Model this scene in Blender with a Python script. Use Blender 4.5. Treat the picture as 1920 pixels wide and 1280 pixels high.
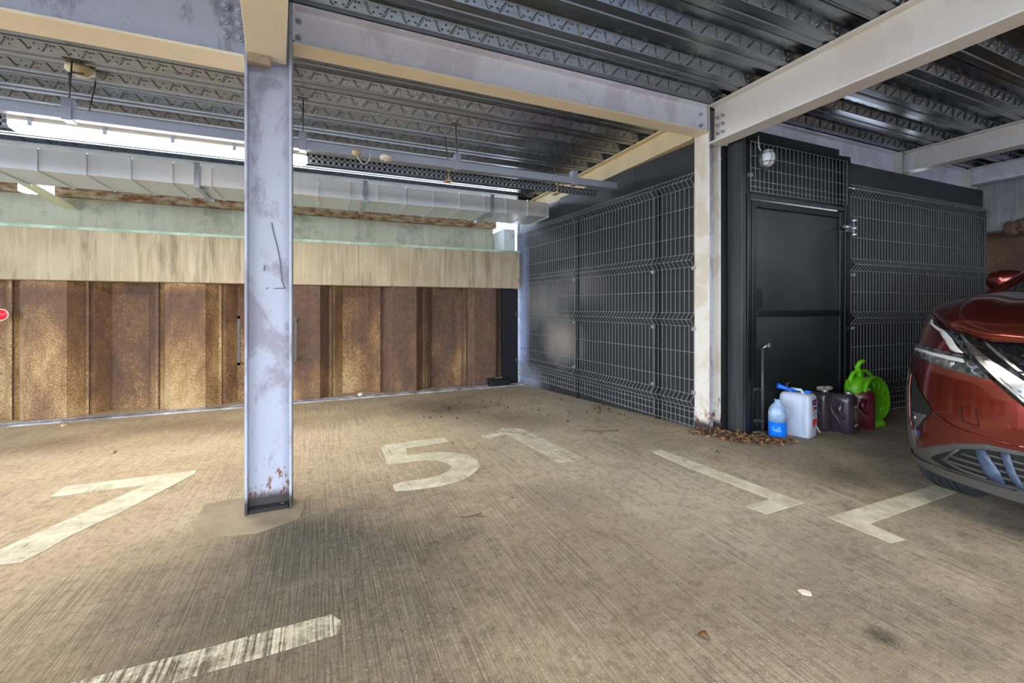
import bpy, bmesh, math, random
from mathutils import Vector, Matrix, noise
random.seed(7)
PI=math.pi
C=bpy.context.scene.collection
scn=bpy.context.scene
for o in list(bpy.data.objects): bpy.data.objects.remove(o)
# ------------------------------------------------------------ camera
cam=bpy.data.cameras.new('camera'); co=bpy.data.objects.new('camera',cam); C.objects.link(co)
cam.sensor_width=36; cam.lens=830/1920*36; cam.shift_y=-65/1920
cam.clip_start=.02; cam.clip_end=200
co.location=(0,0,1.1); co.rotation_euler=(PI/2,0,-math.radians(23.45))
scn.camera=co
# ------------------------------------------------------------ world, light, exposure
w=bpy.data.worlds.new('sky'); scn.world=w; w.use_nodes=True
nt=w.node_tree; bg=nt.nodes['Background']
tc=nt.nodes.new('ShaderNodeTexCoord'); sx=nt.nodes.new('ShaderNodeSeparateXYZ'); rm=nt.nodes.new('ShaderNodeValToRGB')
nt.links.new(tc.outputs['Generated'],sx.inputs[0]); nt.links.new(sx.outputs['Z'],rm.inputs[0]); nt.links.new(rm.outputs[0],bg.inputs[0])
rm.color_ramp.elements[0].position=0; rm.color_ramp.elements[0].color=(.76,.86,1,1)
rm.color_ramp.elements[1].position=.7; rm.color_ramp.elements[1].color=(.5,.68,1,1)
bg.inputs[1].default_value=7.8
sun=bpy.data.lights.new('sun','SUN'); so=bpy.data.objects.new('sun',sun); C.objects.link(so)
sun.energy=2.0; sun.angle=math.radians(15); sun.color=(1,.95,.86); so.rotation_euler=(math.radians(-38),math.radians(12),0)
scn.view_settings.view_transform='Standard'; scn.view_settings.look='None'
scn.view_settings.exposure=0.12; scn.view_settings.gamma=1; scn.view_settings.use_curve_mapping=False

# ------------------------------------------------------------ helpers
def cl(t,a=0.,b=1.): return max(a,min(b,t))
class MB:
    def __init__(s): s.v=[]; s.f=[]; s.sm=[]
    def add(s,vs,fs,sm=False):
        n=len(s.v); s.v+= [tuple(v) for v in vs]; s.f+=[tuple(i+n for i in f) for f in fs]; s.sm+=[sm]*len(fs); return s
    def box(s,x0,x1,y0,y1,z0,z1,M=None):
        vs=[(x,y,z) for x in(x0,x1) for y in(y0,y1) for z in(z0,z1)]
        if M is not None: vs=[tuple(M@Vector(v)) for v in vs]
        return s.add(vs,[(0,1,3,2),(4,6,7,5),(0,4,5,1),(2,3,7,6),(0,2,6,4),(1,5,7,3)])
    def obox(s,c,d,size):   # oriented box centred c, length along d
        d=Vector(d).normalized(); M=Matrix.Translation(Vector(c))@d.to_track_quat('X','Z').to_matrix().to_4x4()
        a,b,e=[k/2 for k in size]
        return s.box(-a,a,-b,b,-e,e,M)
    def tube(s,pts,r,n=8,caps=True,sm=True):
        pts=[Vector(p) for p in pts]; rs=r if isinstance(r,(list,tuple)) else [r]*len(pts)
        rings=[]; up=Vector((0,0,1)); u=None
        for i,p in enumerate(pts):
            d=(pts[min(i+1,len(pts)-1)]-pts[max(i-1,0)]).normalized()
            if u is None:
                u=up.cross(d) if abs(d.z)<.95 else Vector((1,0,0)).cross(d)
            u=(u-d*u.dot(d)).normalized(); w_=d.cross(u)
            rings.append([p+(u*math.cos(2*PI*(k+.5)/n)+w_*math.sin(2*PI*(k+.5)/n))*rs[i] for k in range(n)])
        vs=[v for rg in rings for v in rg]; fs=[]
        for i in range(len(pts)-1):
            for k in range(n):
                a=i*n+k;b=i*n+(k+1)%n; fs.append((a,b,b+n,a+n))
        s.add(vs,fs,sm)
        if caps: s.add([],[]); nn=len(s.v)-len(vs); s.f+= [tuple(nn+k for k in range(n))[::-1],tuple(nn+(len(pts)-1)*n+k for k in range(n))]; s.sm+=[False,False]
        return s
    def lathe(s,prof,n=24,M=None,sx=1,sy=1):
        vs=[]; 
        for r,z in prof:
            for k in range(n):
                a=2*PI*k/n; vs.append(Vector((r*math.cos(a)*sx,r*math.sin(a)*sy,z)))
        if M is not None: vs=[M@v for v in vs]
        fs=[]
        for i in range(len(prof)-1):
            for k in range(n):
                a=i*n+k;b=i*n+(k+1)%n; fs.append((a,b,b+n,a+n))
        s.add(vs,fs,True); nn=len(s.v)-len(vs)
        if prof[0][0]>1e-4: s.f.append(tuple(nn+k for k in range(n))[::-1]); s.sm.append(False)
        if prof[-1][0]>1e-4: s.f.append(tuple(nn+(len(prof)-1)*n+k for k in range(n))); s.sm.append(False)
        return s
    def prism(s,poly,z0,z1,M=None,zf=None):   # convex or concave polygon in xy
        n=len(poly)
        lo=[Vector((x,y,z0)) for x,y in poly]; hi=[Vector((x,y,z1)) for x,y in poly]
        vs=lo+hi
        if M is not None: vs=[M@v for v in vs]
        return s.add(vs,[tuple(range(n))[::-1],tuple(range(n,2*n))]+[(i,(i+1)%n,n+(i+1)%n,n+i) for i in range(n)])
    def build(s,name,mat,parent=None,bevel=0,smooth=None,loc=None,rz=0):
        me=bpy.data.meshes.new(name); me.from_pydata(s.v,[],s.f); me.update()
        me.polygons.foreach_set('use_smooth',s.sm if smooth is None else [smooth]*len(s.f))
        bm=bmesh.new(); bm.from_mesh(me); bmesh.ops.recalc_face_normals(bm,faces=bm.faces[:]); bm.to_mesh(me); bm.free()
        me.materials.append(mat)
        o=bpy.data.objects.new(name,me); C.objects.link(o)
        if parent: o.parent=parent
        if loc: o.location=loc
        if rz: o.rotation_euler=(0,0,rz)
        if bevel:
            m=o.modifiers.new('b','BEVEL'); m.width=bevel; m.segments=2; m.limit_method='ANGLE'; m.angle_limit=math.radians(40)
        return o
def tag(o,label=None,cat=None,group=None,kind=None):
    if label: o['label']=label
    if cat: o['category']=cat
    if group: o['group']=group
    if kind: o['kind']=kind
    return o
def empty(name,loc=(0,0,0),rz=0):
    o=bpy.data.objects.new(name,None); C.objects.link(o); o.location=loc; o.rotation_euler=(0,0,rz); o.empty_display_size=.1; return o
def smooth_obj(o,lv=1):
    m=o.modifiers.new('s','SUBSURF'); m.levels=lv; m.render_levels=lv
    for p in o.data.polygons: p.use_smooth=True
    return o
def dup(root,loc=None,parent=None,**kw):
    r=root.copy(); C.objects.link(r)
    if parent: r.parent=parent
    if loc is not None: r.location=loc
    for ch in list(root.children): dup(ch,parent=r)
    tag(r,**kw); return r

# ------------------------------------------------------------ materials
def newmat(name):
    m=bpy.data.materials.new(name); m.use_nodes=True
    return m,m.node_tree,m.node_tree.nodes['Principled BSDF']
def N(nt,t,**kw):
    n=nt.nodes.new('ShaderNode'+t)
    for k,v in kw.items():
        if k in n.inputs: n.inputs[k].default_value=v
        else: setattr(n,k,v)
    return n
def coords(nt,scale=(1,1,1),obj=False):
    if obj: t=N(nt,'TexCoord').outputs['Object']
    else: t=N(nt,'NewGeometry').outputs['Position']
    mp=N(nt,'Mapping'); mp.inputs['Scale'].default_value=scale; nt.links.new(t,mp.inputs[0]); return mp.outputs[0]
def noisef(nt,vec,scale,detail=4,rough=.55,dist=0):
    n=N(nt,'TexNoise'); n.inputs['Scale'].default_value=scale; n.inputs['Detail'].default_value=detail
    n.inputs['Roughness'].default_value=rough; n.inputs['Distortion'].default_value=dist
    nt.links.new(vec,n.inputs['Vector']); return n.outputs['Fac']
def ramp(nt,fac,p0,p1,c0=(0,0,0,1),c1=(1,1,1,1)):
    r=N(nt,'ValToRGB'); e=r.color_ramp.elements; e[0].position=p0;e[0].color=c0;e[1].position=p1;e[1].color=c1
    nt.links.new(fac,r.inputs[0]); return r.outputs[0]
def mixc(nt,fac,a,b,mode='MIX'):
    m=N(nt,'Mix'); m.data_type='RGBA'; m.blend_type=mode
    if hasattr(fac,'is_output') : nt.links.new(fac,m.inputs[0])
    else: m.inputs[0].default_value=fac
    for k,x in ((6,a),(7,b)):
        if hasattr(x,'is_output'): nt.links.new(x,m.inputs[k])
        else: m.inputs[k].default_value=(*x[:3],1)
    return m.outputs[2]
def math_(nt,op,a,b=None,clamp=False):
    m=N(nt,'Math'); m.operation=op; m.use_clamp=clamp
    for k,x in ((0,a),(1,b)):
        if x is None: continue
        if hasattr(x,'is_output'): nt.links.new(x,m.inputs[k])
        else: m.inputs[k].default_value=x
    return m.outputs[0]
def bump(nt,bsdf,h,strength=.3,dist=.01):
    b=N(nt,'Bump'); b.inputs['Strength'].default_value=strength; b.inputs['Distance'].default_value=dist
    nt.links.new(h,b.inputs['Height']); nt.links.new(b.outputs[0],bsdf.inputs['Normal'])
def S(c):  # sRGB 0-255 -> linear
    return tuple(((x/255)/12.92 if x/255<=.04045 else ((x/255+.055)/1.055)**2.4) for x in c)
def simple(name,c,rough=.5,metal=0,var=.15,scale=8,bmp=.1,c2=None,coat=0,obj=False,stretch=(1,1,1)):
    m,nt,b=newmat(name); v=coords(nt,stretch,obj)
    f=noisef(nt,v,scale,5)
    c=S(c); c2=S(c2) if c2 else tuple(x*(1-var*2) for x in c)
    col=mixc(nt,ramp(nt,f,.35,.65),c2,c)
    nt.links.new(col,b.inputs['Base Color']); b.inputs['Roughness'].default_value=rough; b.inputs['Metallic'].default_value=metal
    b.inputs['Coat Weight'].default_value=coat
    if bmp: bump(nt,b,noisef(nt,v,scale*6,4),bmp,.003)
    return m
def spot(nt,pos,c,r,soft=.5,sy=1.,warp=None):   # soft blob mask on the floor plane
    vs=N(nt,'VectorMath'); vs.operation='SUBTRACT'; nt.links.new(pos,vs.inputs[0]); vs.inputs[1].default_value=(c[0],c[1],0)
    vm=N(nt,'VectorMath'); vm.operation='MULTIPLY'; nt.links.new(vs.outputs[0],vm.inputs[0]); vm.inputs[1].default_value=(1,sy,0)
    ln=N(nt,'VectorMath'); ln.operation='LENGTH'; nt.links.new(vm.outputs[0],ln.inputs[0])
    d=ln.outputs['Value']
    if warp is not None: d=math_(nt,'ADD',d,math_(nt,'MULTIPLY',math_(nt,'SUBTRACT',warp,.5),r*1.6))
    m=N(nt,'MapRange'); m.inputs[1].default_value=r*(1+soft*.5); m.inputs[2].default_value=r*(1-soft); nt.links.new(d,m.inputs[0])
    return m.outputs[0]
def floor_mat():
    m,nt,b=newmat('brushed_concrete'); pos=coords(nt)
    big=noisef(nt,pos,.9,7,.65); mid=noisef(nt,pos,4.5,7,.7); agg=noisef(nt,pos,26,7,.75); fine=noisef(nt,pos,85,4,.7); sp=noisef(nt,pos,150,2,.5)
    lines=noisef(nt,coords(nt,(115,1.6,1)),1.0,1,.4); l2=noisef(nt,coords(nt,(230,4,1)),1.0,1,.4)
    lm=ramp(nt,noisef(nt,pos,1.7,5,.65),.36,.62)
    col=mixc(nt,ramp(nt,big,.36,.62),S((142,127,105)),S((180,165,140)))
    col=mixc(nt,math_(nt,'MULTIPLY',ramp(nt,mid,.48,.66),.5),col,S((114,102,80)))
    sx=N(nt,'SeparateXYZ'); nt.links.new(pos,sx.inputs[0])
    mr=N(nt,'MapRange'); mr.inputs[1].default_value=1.8; mr.inputs[2].default_value=-1.2; nt.links.new(sx.outputs[0],mr.inputs[0])
    my=N(nt,'MapRange'); my.inputs[1].default_value=1.6; my.inputs[2].default_value=3.6; nt.links.new(sx.outputs[1],my.inputs[0])
    col=mixc(nt,math_(nt,'MULTIPLY',mr.outputs[0],.45),col,S((192,157,106)))  # warm lamp light on the left floor, painted into the concrete colour
    col=mixc(nt,math_(nt,'MULTIPLY',my.outputs[0],.28),col,S((198,180,148)))
    wp=noisef(nt,pos,2.4,7,.75)
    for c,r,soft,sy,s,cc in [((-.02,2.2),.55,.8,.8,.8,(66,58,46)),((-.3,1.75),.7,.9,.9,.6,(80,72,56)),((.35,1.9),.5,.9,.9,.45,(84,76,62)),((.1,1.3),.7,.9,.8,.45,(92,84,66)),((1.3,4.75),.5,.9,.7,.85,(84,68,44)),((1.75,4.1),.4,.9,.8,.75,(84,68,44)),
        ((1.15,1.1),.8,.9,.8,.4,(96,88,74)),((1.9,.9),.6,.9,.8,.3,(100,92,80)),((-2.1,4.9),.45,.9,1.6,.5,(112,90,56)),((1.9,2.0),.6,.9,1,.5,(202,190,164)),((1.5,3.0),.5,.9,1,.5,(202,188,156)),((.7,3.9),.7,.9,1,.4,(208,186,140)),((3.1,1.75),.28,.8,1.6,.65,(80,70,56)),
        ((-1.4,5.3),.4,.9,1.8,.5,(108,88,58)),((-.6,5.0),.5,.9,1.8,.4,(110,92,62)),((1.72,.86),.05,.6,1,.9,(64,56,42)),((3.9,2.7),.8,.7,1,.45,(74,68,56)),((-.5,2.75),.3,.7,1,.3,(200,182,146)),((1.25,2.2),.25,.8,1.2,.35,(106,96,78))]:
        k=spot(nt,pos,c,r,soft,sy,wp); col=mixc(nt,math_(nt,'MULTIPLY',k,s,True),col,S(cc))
    dk=mixc(nt,.62,col,(0.015,.013,.009))
    col=mixc(nt,math_(nt,'MULTIPLY',math_(nt,'MULTIPLY',ramp(nt,lines,.50,.60),lm),.55),col,dk)
    col=mixc(nt,math_(nt,'MULTIPLY',ramp(nt,l2,.52,.62),.25),col,mixc(nt,.5,col,(.62,.58,.48)))
    col=mixc(nt,math_(nt,'MULTIPLY',ramp(nt,agg,.49,.60),.5),col,dk)
    col=mixc(nt,math_(nt,'MULTIPLY',ramp(nt,fine,.58,.66),.55),col,dk)
    col=mixc(nt,math_(nt,'MULTIPLY',ramp(nt,sp,.64,.70),.5),col,(.6,.56,.46))
    nt.links.new(col,b.inputs['Base Color']); b.inputs['Roughness'].default_value=.8
    h=math_(nt,'ADD',math_(nt,'MULTIPLY',lines,1.0),math_(nt,'ADD',math_(nt,'MULTIPLY',agg,.6),math_(nt,'MULTIPLY',fine,.6)))
    bump(nt,b,h,.6,.006); return m
def paint_mat(name,wear):
    m,nt,b=newmat(name); pos=coords(nt,(1,1,1))
    f=math_(nt,'ADD',math_(nt,'MULTIPLY',noisef(nt,pos,7,9,.75),.45),math_(nt,'MULTIPLY',noisef(nt,coords(nt,(115,1.6,1)),1,2,.5),.35))
    f=math_(nt,'ADD',f,math_(nt,'MULTIPLY',noisef(nt,pos,60,5,.7),.2))
    a=ramp(nt,f,wear-.05,wear+.06)
    col=mixc(nt,ramp(nt,noisef(nt,pos,9,7,.7),.38,.62),S((182,172,144)),S((218,210,186)))
    nt.links.new(col,b.inputs['Base Color']); b.inputs['Roughness'].default_value=.75
    nt.links.new(math_(nt,'SUBTRACT',1.0,a),b.inputs['Alpha']); return m
def rust_mat():
    m,nt,b=newmat('rusty_sheet_pile'); pos=coords(nt); st=coords(nt,(1,1,.5))
    oi=N(nt,'ObjectInfo').outputs['Random']
    big=noisef(nt,st,2.2,7,.62); fine=noisef(nt,pos,105,3,.55); strk=noisef(nt,coords(nt,(12,12,.8)),1,6,.65); med=noisef(nt,pos,18,5,.7)
    base=mixc(nt,ramp(nt,med,.35,.65),S((82,60,50)),S((112,82,60)))
    base=mixc(nt,math_(nt,'MULTIPLY',ramp(nt,strk,.5,.7),.5),base,S((66,50,44)))
    sx=N(nt,'SeparateXYZ'); nt.links.new(pos,sx.inputs[0])
    hz=N(nt,'MapRange'); hz.inputs[1].default_value=1.3; hz.inputs[2].default_value=.0; nt.links.new(sx.outputs[2],hz.inputs[0])
    hx=N(nt,'MapRange'); hx.inputs[1].default_value=2.4; hx.inputs[2].default_value=-2.0; nt.links.new(sx.outputs[0],hx.inputs[0])
    tp=N(nt,'MapRange'); tp.inputs[1].default_value=1.24; tp.inputs[2].default_value=1.36; nt.links.new(sx.outputs[2],tp.inputs[0])
    k=math_(nt,'ADD',math_(nt,'MULTIPLY',hz.outputs[0],.26),math_(nt,'MULTIPLY',hx.outputs[0],.17))
    k=math_(nt,'ADD',k,math_(nt,'MULTIPLY',math_(nt,'SUBTRACT',big,.5),1.3))
    k=math_(nt,'ADD',k,math_(nt,'MULTIPLY',math_(nt,'SUBTRACT',oi,.5),.3))
    k=math_(nt,'ADD',k,math_(nt,'MULTIPLY',tp.outputs[0],.20))
    kf=math_(nt,'ADD',k,math_(nt,'MULTIPLY',math_(nt,'SUBTRACT',fine,.5),1.5))
    base=mixc(nt,math_(nt,'MULTIPLY',ramp(nt,k,.12,.42),.6),base,S((136,98,60)))
    base=mixc(nt,ramp(nt,kf,.36,.54),base,S((180,144,94)))
    base=mixc(nt,math_(nt,'MULTIPLY',ramp(nt,kf,.56,.72),.8),base,S((204,182,142)))
    nt.links.new(base,b.inputs['Base Color']); b.inputs['Roughness'].default_value=.75
    bump(nt,b,math_(nt,'ADD',fine,med),.6,.004); return m
def conc_mat(name,ca,cb,streak=.5,dark=(96,82,66),blot=False):
    m,nt,b=newmat(name); pos=coords(nt)
    s1=noisef(nt,coords(nt,(9,9,.9)),1,7,.7,.3); s2=noisef(nt,coords(nt,(30,30,1.5)),1,4,.6); big=noisef(nt,pos,1.6,5,.6); fine=noisef(nt,pos,45,4,.7)
    col=mixc(nt,ramp(nt,big,.35,.65),S(ca),S(cb))
    if blot: col=mixc(nt,math_(nt,'MULTIPLY',ramp(nt,noisef(nt,pos,3.2,8,.75),.48,.62),.6),col,S(dark))
    col=mixc(nt,math_(nt,'MULTIPLY',ramp(nt,s1,.5,.68),streak),col,S(dark))
    col=mixc(nt,math_(nt,'MULTIPLY',ramp(nt,s2,.52,.66),streak*.7),col,S((214,204,180)))
    col=mixc(nt,math_(nt,'MULTIPLY',ramp(nt,fine,.66,.74),.6),col,S((70,62,52)))
    nt.links.new(col,b.inputs['Base Color']); b.inputs['Roughness'].default_value=.85
    bump(nt,b,math_(nt,'ADD',fine,s1),.35,.006); return m
def steel_paint(name,c,stain=(168,160,170),rustz=None,amt=.6):
    m,nt,b=newmat(name); pos=coords(nt)
    f=noisef(nt,coords(nt,(1,1,.6)),3.2,7,.7,.6); fine=noisef(nt,pos,70,4,.7)
    col=mixc(nt,math_(nt,'MULTIPLY',ramp(nt,f,.5,.58),amt),S(c),S(stain))
    col=mixc(nt,math_(nt,'MULTIPLY',ramp(nt,fine,.68,.74),.5),col,S((120,110,104)))
    if rustz is not None:
        sx=N(nt,'SeparateXYZ'); nt.links.new(pos,sx.inputs[0])
        mr=N(nt,'MapRange'); mr.inputs[1].default_value=rustz+.55; mr.inputs[2].default_value=rustz; nt.links.new(sx.outputs[2],mr.inputs[0])
        rn=noisef(nt,coords(nt,(1.5,1.5,.6)),14,6,.75)
        k=math_(nt,'ADD',rn,math_(nt,'MULTIPLY',mr.outputs[0],.2))
        col=mixc(nt,ramp(nt,k,.70,.74),col,S((120,66,30)))
        mr2=N(nt,'MapRange'); mr2.inputs[1].default_value=rustz+.13; mr2.inputs[2].default_value=rustz+.09; nt.links.new(math_(nt,'ADD',sx.outputs[2],math_(nt,'MULTIPLY',rn,.06)),mr2.inputs[0])
        col=mixc(nt,mr2.outputs[0],col,S((58,54,52)))
    nt.links.new(col,b.inputs['Base Color']); b.inputs['Roughness'].default_value=.55
    bump(nt,b,math_(nt,'ADD',fine,f),.15,.003); return m
def galv(name,c=(150,152,156),rough=.32,metal=1,streak=(2,60,60),var=.25):
    m,nt,b=newmat(name); f=noisef(nt,coords(nt,streak),1,5,.6); g=noisef(nt,coords(nt),3,4,.6)
    col=mixc(nt,ramp(nt,f,.3,.7),tuple(x*(1-var) for x in S(c)),S(c))
    nt.links.new(col,b.inputs['Base Color']); b.inputs['Metallic'].default_value=metal
    nt.links.new(math_(nt,'ADD',rough-.1,math_(nt,'MULTIPLY',g,.25)),b.inputs['Roughness']); return m
M={}
M['floor']=floor_mat()
M['paint']=paint_mat('worn_white_paint',.60); M['paint_worn']=paint_mat('faded_white_paint',.55); M['paint_faint']=paint_mat('faint_white_paint',.49)
M['rust']=rust_mat()
M['cap']=conc_mat('capping_concrete',(188,172,142),(168,152,124),.6)
M['upper']=conc_mat('weathered_concrete',(190,182,156),(204,198,176),.3,(124,120,98),True)
M['algae']=simple('algae_skylit_ledge',(196,216,196),.8,c2=(150,176,150),scale=5)  # algae green on the ledge; on the lip it paints a sky-lit edge
M['steel']=steel_paint('white_steel_paint',(232,232,242),(206,200,210))
M['column']=steel_paint('scuffed_steel_paint',(172,176,190),(140,134,146),0.0,.85)
M['stained']=steel_paint('stained_steel_paint',(184,186,198),(140,136,146),None,.9)
M['flange']=simple('floor_bounce_cream',(238,222,192),.55,0,.05,4,.05)  # warm floor bounce painted into the colour of the beam undersides
M['cream']=steel_paint('cream_steel_paint',(226,221,214),(212,204,192),None,.5)
M['creamcol']=steel_paint('cream_column_paint',(222,216,204),(200,184,156),.06,.6)
M['yellow']=simple('yellowed_paint',(226,204,160),.5,scale=3,var=.06)
M['deck']=galv('galvanised_deck',(150,155,162),.26,.95,(1.5,40,40),.35)
M['duct']=galv('duct_sheet',(226,226,226),.36,.45,(30,3,3),.05)
M['seam']=simple('duct_flange',(226,228,232),.4,.5,.1,6,0)
M['trunk']=galv('galvanised_trunking',(168,172,182),.45,.6,(2,30,30),.1)
M['zinc']=simple('bright_zinc',(188,192,200),.35,.8,.1,40)
M['drkzinc']=simple('dull_steel',(96,92,88),.5,.5,.15,20)
M['wire']=simple('black_coated_wire',(134,136,140),.4,.1,.1,20,0)
M['black']=simple('black_sheet',(44,44,46),.4,0,.2,2.2,.06,c2=(33,33,35))
M['blackdoor']=simple('black_door_sheet',(52,54,58),.34,0,.2,1.6,.06,c2=(32,34,38))
M['blackframe']=simple('black_steel_frame',(24,25,28),.35,0,.1,10,.1)
M['greypost']=simple('grey_black_post',(62,62,64),.5,0,.2,3,.1,c2=(40,41,44),stretch=(6,6,.5))
M['rustedge']=simple('flaking_rust',(190,170,138),.8,0,.2,9,.5,c2=(128,74,36),stretch=(1,1,3))
M['drain']=simple('zinc_channel',(196,196,204),.5,.3,.15,6,.1,c2=(120,116,112))
M['dark']=simple('dark_void',(12,12,12),.8,0,.1,4,0)
M['white_pl']=simple('white_plastic',(220,212,196),.45,0,.05,6,0)
M['cream_pl']=simple('yellowed_plastic',(208,186,140),.5,0,.1,14,.2)
M['leaf']=simple('dry_leaf',(170,124,82),.8,0,.2,30,.2,c2=(92,64,42))
M['leaf2']=simple('dark_leaf',(96,72,50),.8,0,.2,30,.2,c2=(58,44,34))
M['stone']=simple('grey_stone',(120,120,124),.8,0,.15,20,.3)
M['mortar']=simple('smooth_mortar',(166,150,122),.85,0,.12,5,.3,c2=(140,124,100))
def emis(name,c,s):
    m,nt,b=newmat(name); b.inputs['Emission Color'].default_value=(*S(c),1); b.inputs['Emission Strength'].default_value=s
    b.inputs['Base Color'].default_value=(.8,.8,.8,1); return m
M['glow']=emis('lamp_diffuser',(255,252,244),9)

# ------------------------------------------------------------ floor
def fz(x,y):
    fr=.06*cl((x+.1)/3)*cl((y-.8)/1.9); t=cl((y-2.7)/3.2)
    return fr*(1-t)-.07*t
def floor():
    xs=[-9+.5*i for i in range(37)]; ys=[-4.6+.4*i for i in range(28)]+[6.9]
    xs=sorted(set(xs+[-.1,2.9])); ys=sorted(set([round(y,3) for y in ys]+[.8,2.7,5.9]))
    vs=[(x,y,fz(x,y)) for x in xs for y in ys]; n=len(ys); fs=[]
    for i in range(len(xs)-1):
        for j in range(n-1): fs.append((i*n+j,(i+1)*n+j,(i+1)*n+j+1,i*n+j+1))
    k=len(vs); vs+=[(x,y,-.4) for x in (xs[0],xs[-1]) for y in (ys[0],ys[-1])]
    mb=MB(); mb.add(vs,fs); o=mb.build('floor',M['floor']); o['kind']='structure'
    me=o.data
    for p in me.polygons:
        if p.normal.z<0: p.flip()
    return o
FL=floor()
MB().box(-40,40,-60,-4.61,-.5,-.02).build('ground_outside',simple('tarmac',(110,110,112),.9,0,.15,3,.2))['kind']='structure'
def floorpoly(name,poly,mat,label,h=.003):
    bm=bmesh.new(); vs=[bm.verts.new((x,y,0)) for x,y in poly]; f=bm.faces.new(vs); bm.normal_update()
    if f.normal.z<0: f.normal_flip()
    bmesh.ops.triangulate(bm,faces=bm.faces[:],ngon_method='EAR_CLIP')
    for it in range(4):
        ed=[e for e in bm.edges if e.calc_length()>.35]
        if not ed: break
        bmesh.ops.subdivide_edges(bm,edges=ed,cuts=1); bmesh.ops.triangulate(bm,faces=[f for f in bm.faces if len(f.verts)>3])
    for v in bm.verts: v.co.z=fz(v.co.x,v.co.y)+h
    me=bpy.data.meshes.new(name); bm.to_mesh(me); bm.free(); me.materials.append(mat)
    o=bpy.data.objects.new(name,me); C.objects.link(o); o.parent=FL
    s=o.modifiers.new('t','SOLIDIFY'); s.thickness=.002; s.offset=-1
    if label: o['label']=label
    return o
floorpoly('painted_digit',[(-1.453,3.461),(-1.455,3.639),(-.774,3.639),(-.769,3.557),(-.979,3.026),(-1.101,2.803),(-1.135,2.676),(-1.177,2.589),(-1.25,2.597),(-1.351,2.605),(-1.396,2.692),(-1.33,2.763),(-1.264,2.914),(-1.134,3.174),(-.997,3.457),(-1.173,3.463),(-1.375,3.451)],M['paint'],'white painted bay digit 7')
floorpoly('painted_digit',[(.44,3.60),(.46,3.667),(.663,3.694),(.962,3.656),(.963,3.523),(.78,3.515),(.62,3.509),(.595,3.318),(.736,3.317),(.876,3.258),(.992,3.122),(1.021,2.973),(1.0,2.848),(.94,2.761),(.86,2.682),(.769,2.643),(.632,2.629),(.49,2.649),(.408,2.674),(.407,2.772),(.473,2.803),(.618,2.785),(.701,2.801),(.778,2.847),(.826,2.928),(.812,3.02),(.754,3.117),(.628,3.162),(.427,3.174),(.438,3.354)],M['paint'],'white painted bay digit 5')
floorpoly('painted_digit',[(1.255,3.555),(1.413,3.642),(1.52,3.716),(1.663,3.594),(1.672,3.371),(1.683,2.969),(1.694,2.653),(1.604,2.634),(1.495,2.664),(1.5,2.882),(1.488,3.058),(1.481,3.226),(1.487,3.427),(1.476,3.518),(1.395,3.502),(1.287,3.422)],M['paint_worn'],'worn white painted bay digit 1')
floorpoly('painted_line',[(2.225,2.563),(2.308,2.555),(2.336,2.374),(2.429,1.697),(2.447,1.594),(2.137,1.589),(2.113,1.694),(2.315,1.697),(2.228,2.264),(2.217,2.519)],M['paint'],'white bay line ending in a short tick')
floorpoly('painted_line',[(2.392,1.44),(2.498,1.44),(3.473,1.436),(4.6,1.442),(4.6,1.34),(3.433,1.335),(2.522,1.319),(2.512,1.167),(2.415,1.178)],M['paint'],'white corner bay line running under the car')
floorpoly('painted_line',[(.038,1.703),(.066,1.659),(.063,1.595),(-.158,1.586),(-.339,1.585),(-.394,1.583),(-.8,1.58),(-.8,1.7),(-.477,1.697),(-.311,1.698),(-.159,1.706)],M['paint_faint'],'faded white bay line in the foreground')
floorpoly('floor_patch',[(-.591,2.684),(-.589,2.959),(-.451,2.975),(-.372,2.95),(-.10,2.93),(-.08,2.673),(-.101,2.55),(-.285,2.465),(-.533,2.519)],M['mortar'],'smooth pale mortar patch at the column foot',.0025)
# drainage channel
dr=empty('drainage_channel',(0,0,0)); tag(dr,'pale metal drainage channel along the foot of the rusty pile wall','drain',kind='thing')
def dry(x): return 5.90+(x+2.9)*.0175
def strip(mb,x0,x1,a,b,z0,z1):
    ya,yb=dry(x0),dry(x1)
    vs=[(x0,ya+a,z0),(x1,yb+a,z0),(x1,yb+b,z0),(x0,ya+b,z0),(x0,ya+a,z1),(x1,yb+a,z1),(x1,yb+b,z1),(x0,ya+b,z1)]
    mb.add(vs,[(3,2,1,0),(4,5,6,7),(0,1,5,4),(1,2,6,5),(2,3,7,6),(3,0,4,7)])
r=MB(); strip(r,-6,2.8,0,.045,-.07,-.055); strip(r,-6,2.8,.105,.15,-.07,-.055); r.build('edge_rail',M['drain'],dr)
r=MB(); strip(r,-6,2.8,.045,.105,-.075,-.068); r.build('channel_bed',M['dark'],dr)
r=MB(); x=-4.0
while x<2.75:
    strip(r,x,x+.028,.045,.105,-.066,-.057); x+=.042
g=r.build('grating',M['drain'],dr); g['kind']='stuff'

# ------------------------------------------------------------ back wall
WB=empty('wall_back'); WB['kind']='structure'
YN=6.29; HW=.14
def pile_mesh(sign):
    # U pile centred on x=0, 0.61 wide; sign -1: front face toward the camera
    t=.012; w=.305
    path=[(-w,0),(-w+.035,0),(-.165,sign*HW),(.165,sign*HW),(w-.035,0),(w,0)]
    mb=MB(); z0,z1=-.35,1.40
    n=len(path); vs=[]
    for z in (z0,z1):
        for (x,y) in path: vs.append((x,y-t/2,z))
        for (x,y) in path: vs.append((x,y+t/2,z))
    fs=[]
    for i in range(n-1):
        fs+=[(i,i+1,2*n+i+1,2*n+i),(n+i+1,n+i,3*n+i,3*n+i+1),(2*n+i,2*n+i+1,3*n+i+1,3*n+i)]
    mb.add(vs,fs)
    mb.box(w-.028,w+.012,-.03,.02,z0,z1); mb.box(-w-.01,-w+.022,-.012,.03,z0,z1)
    return mb
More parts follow.
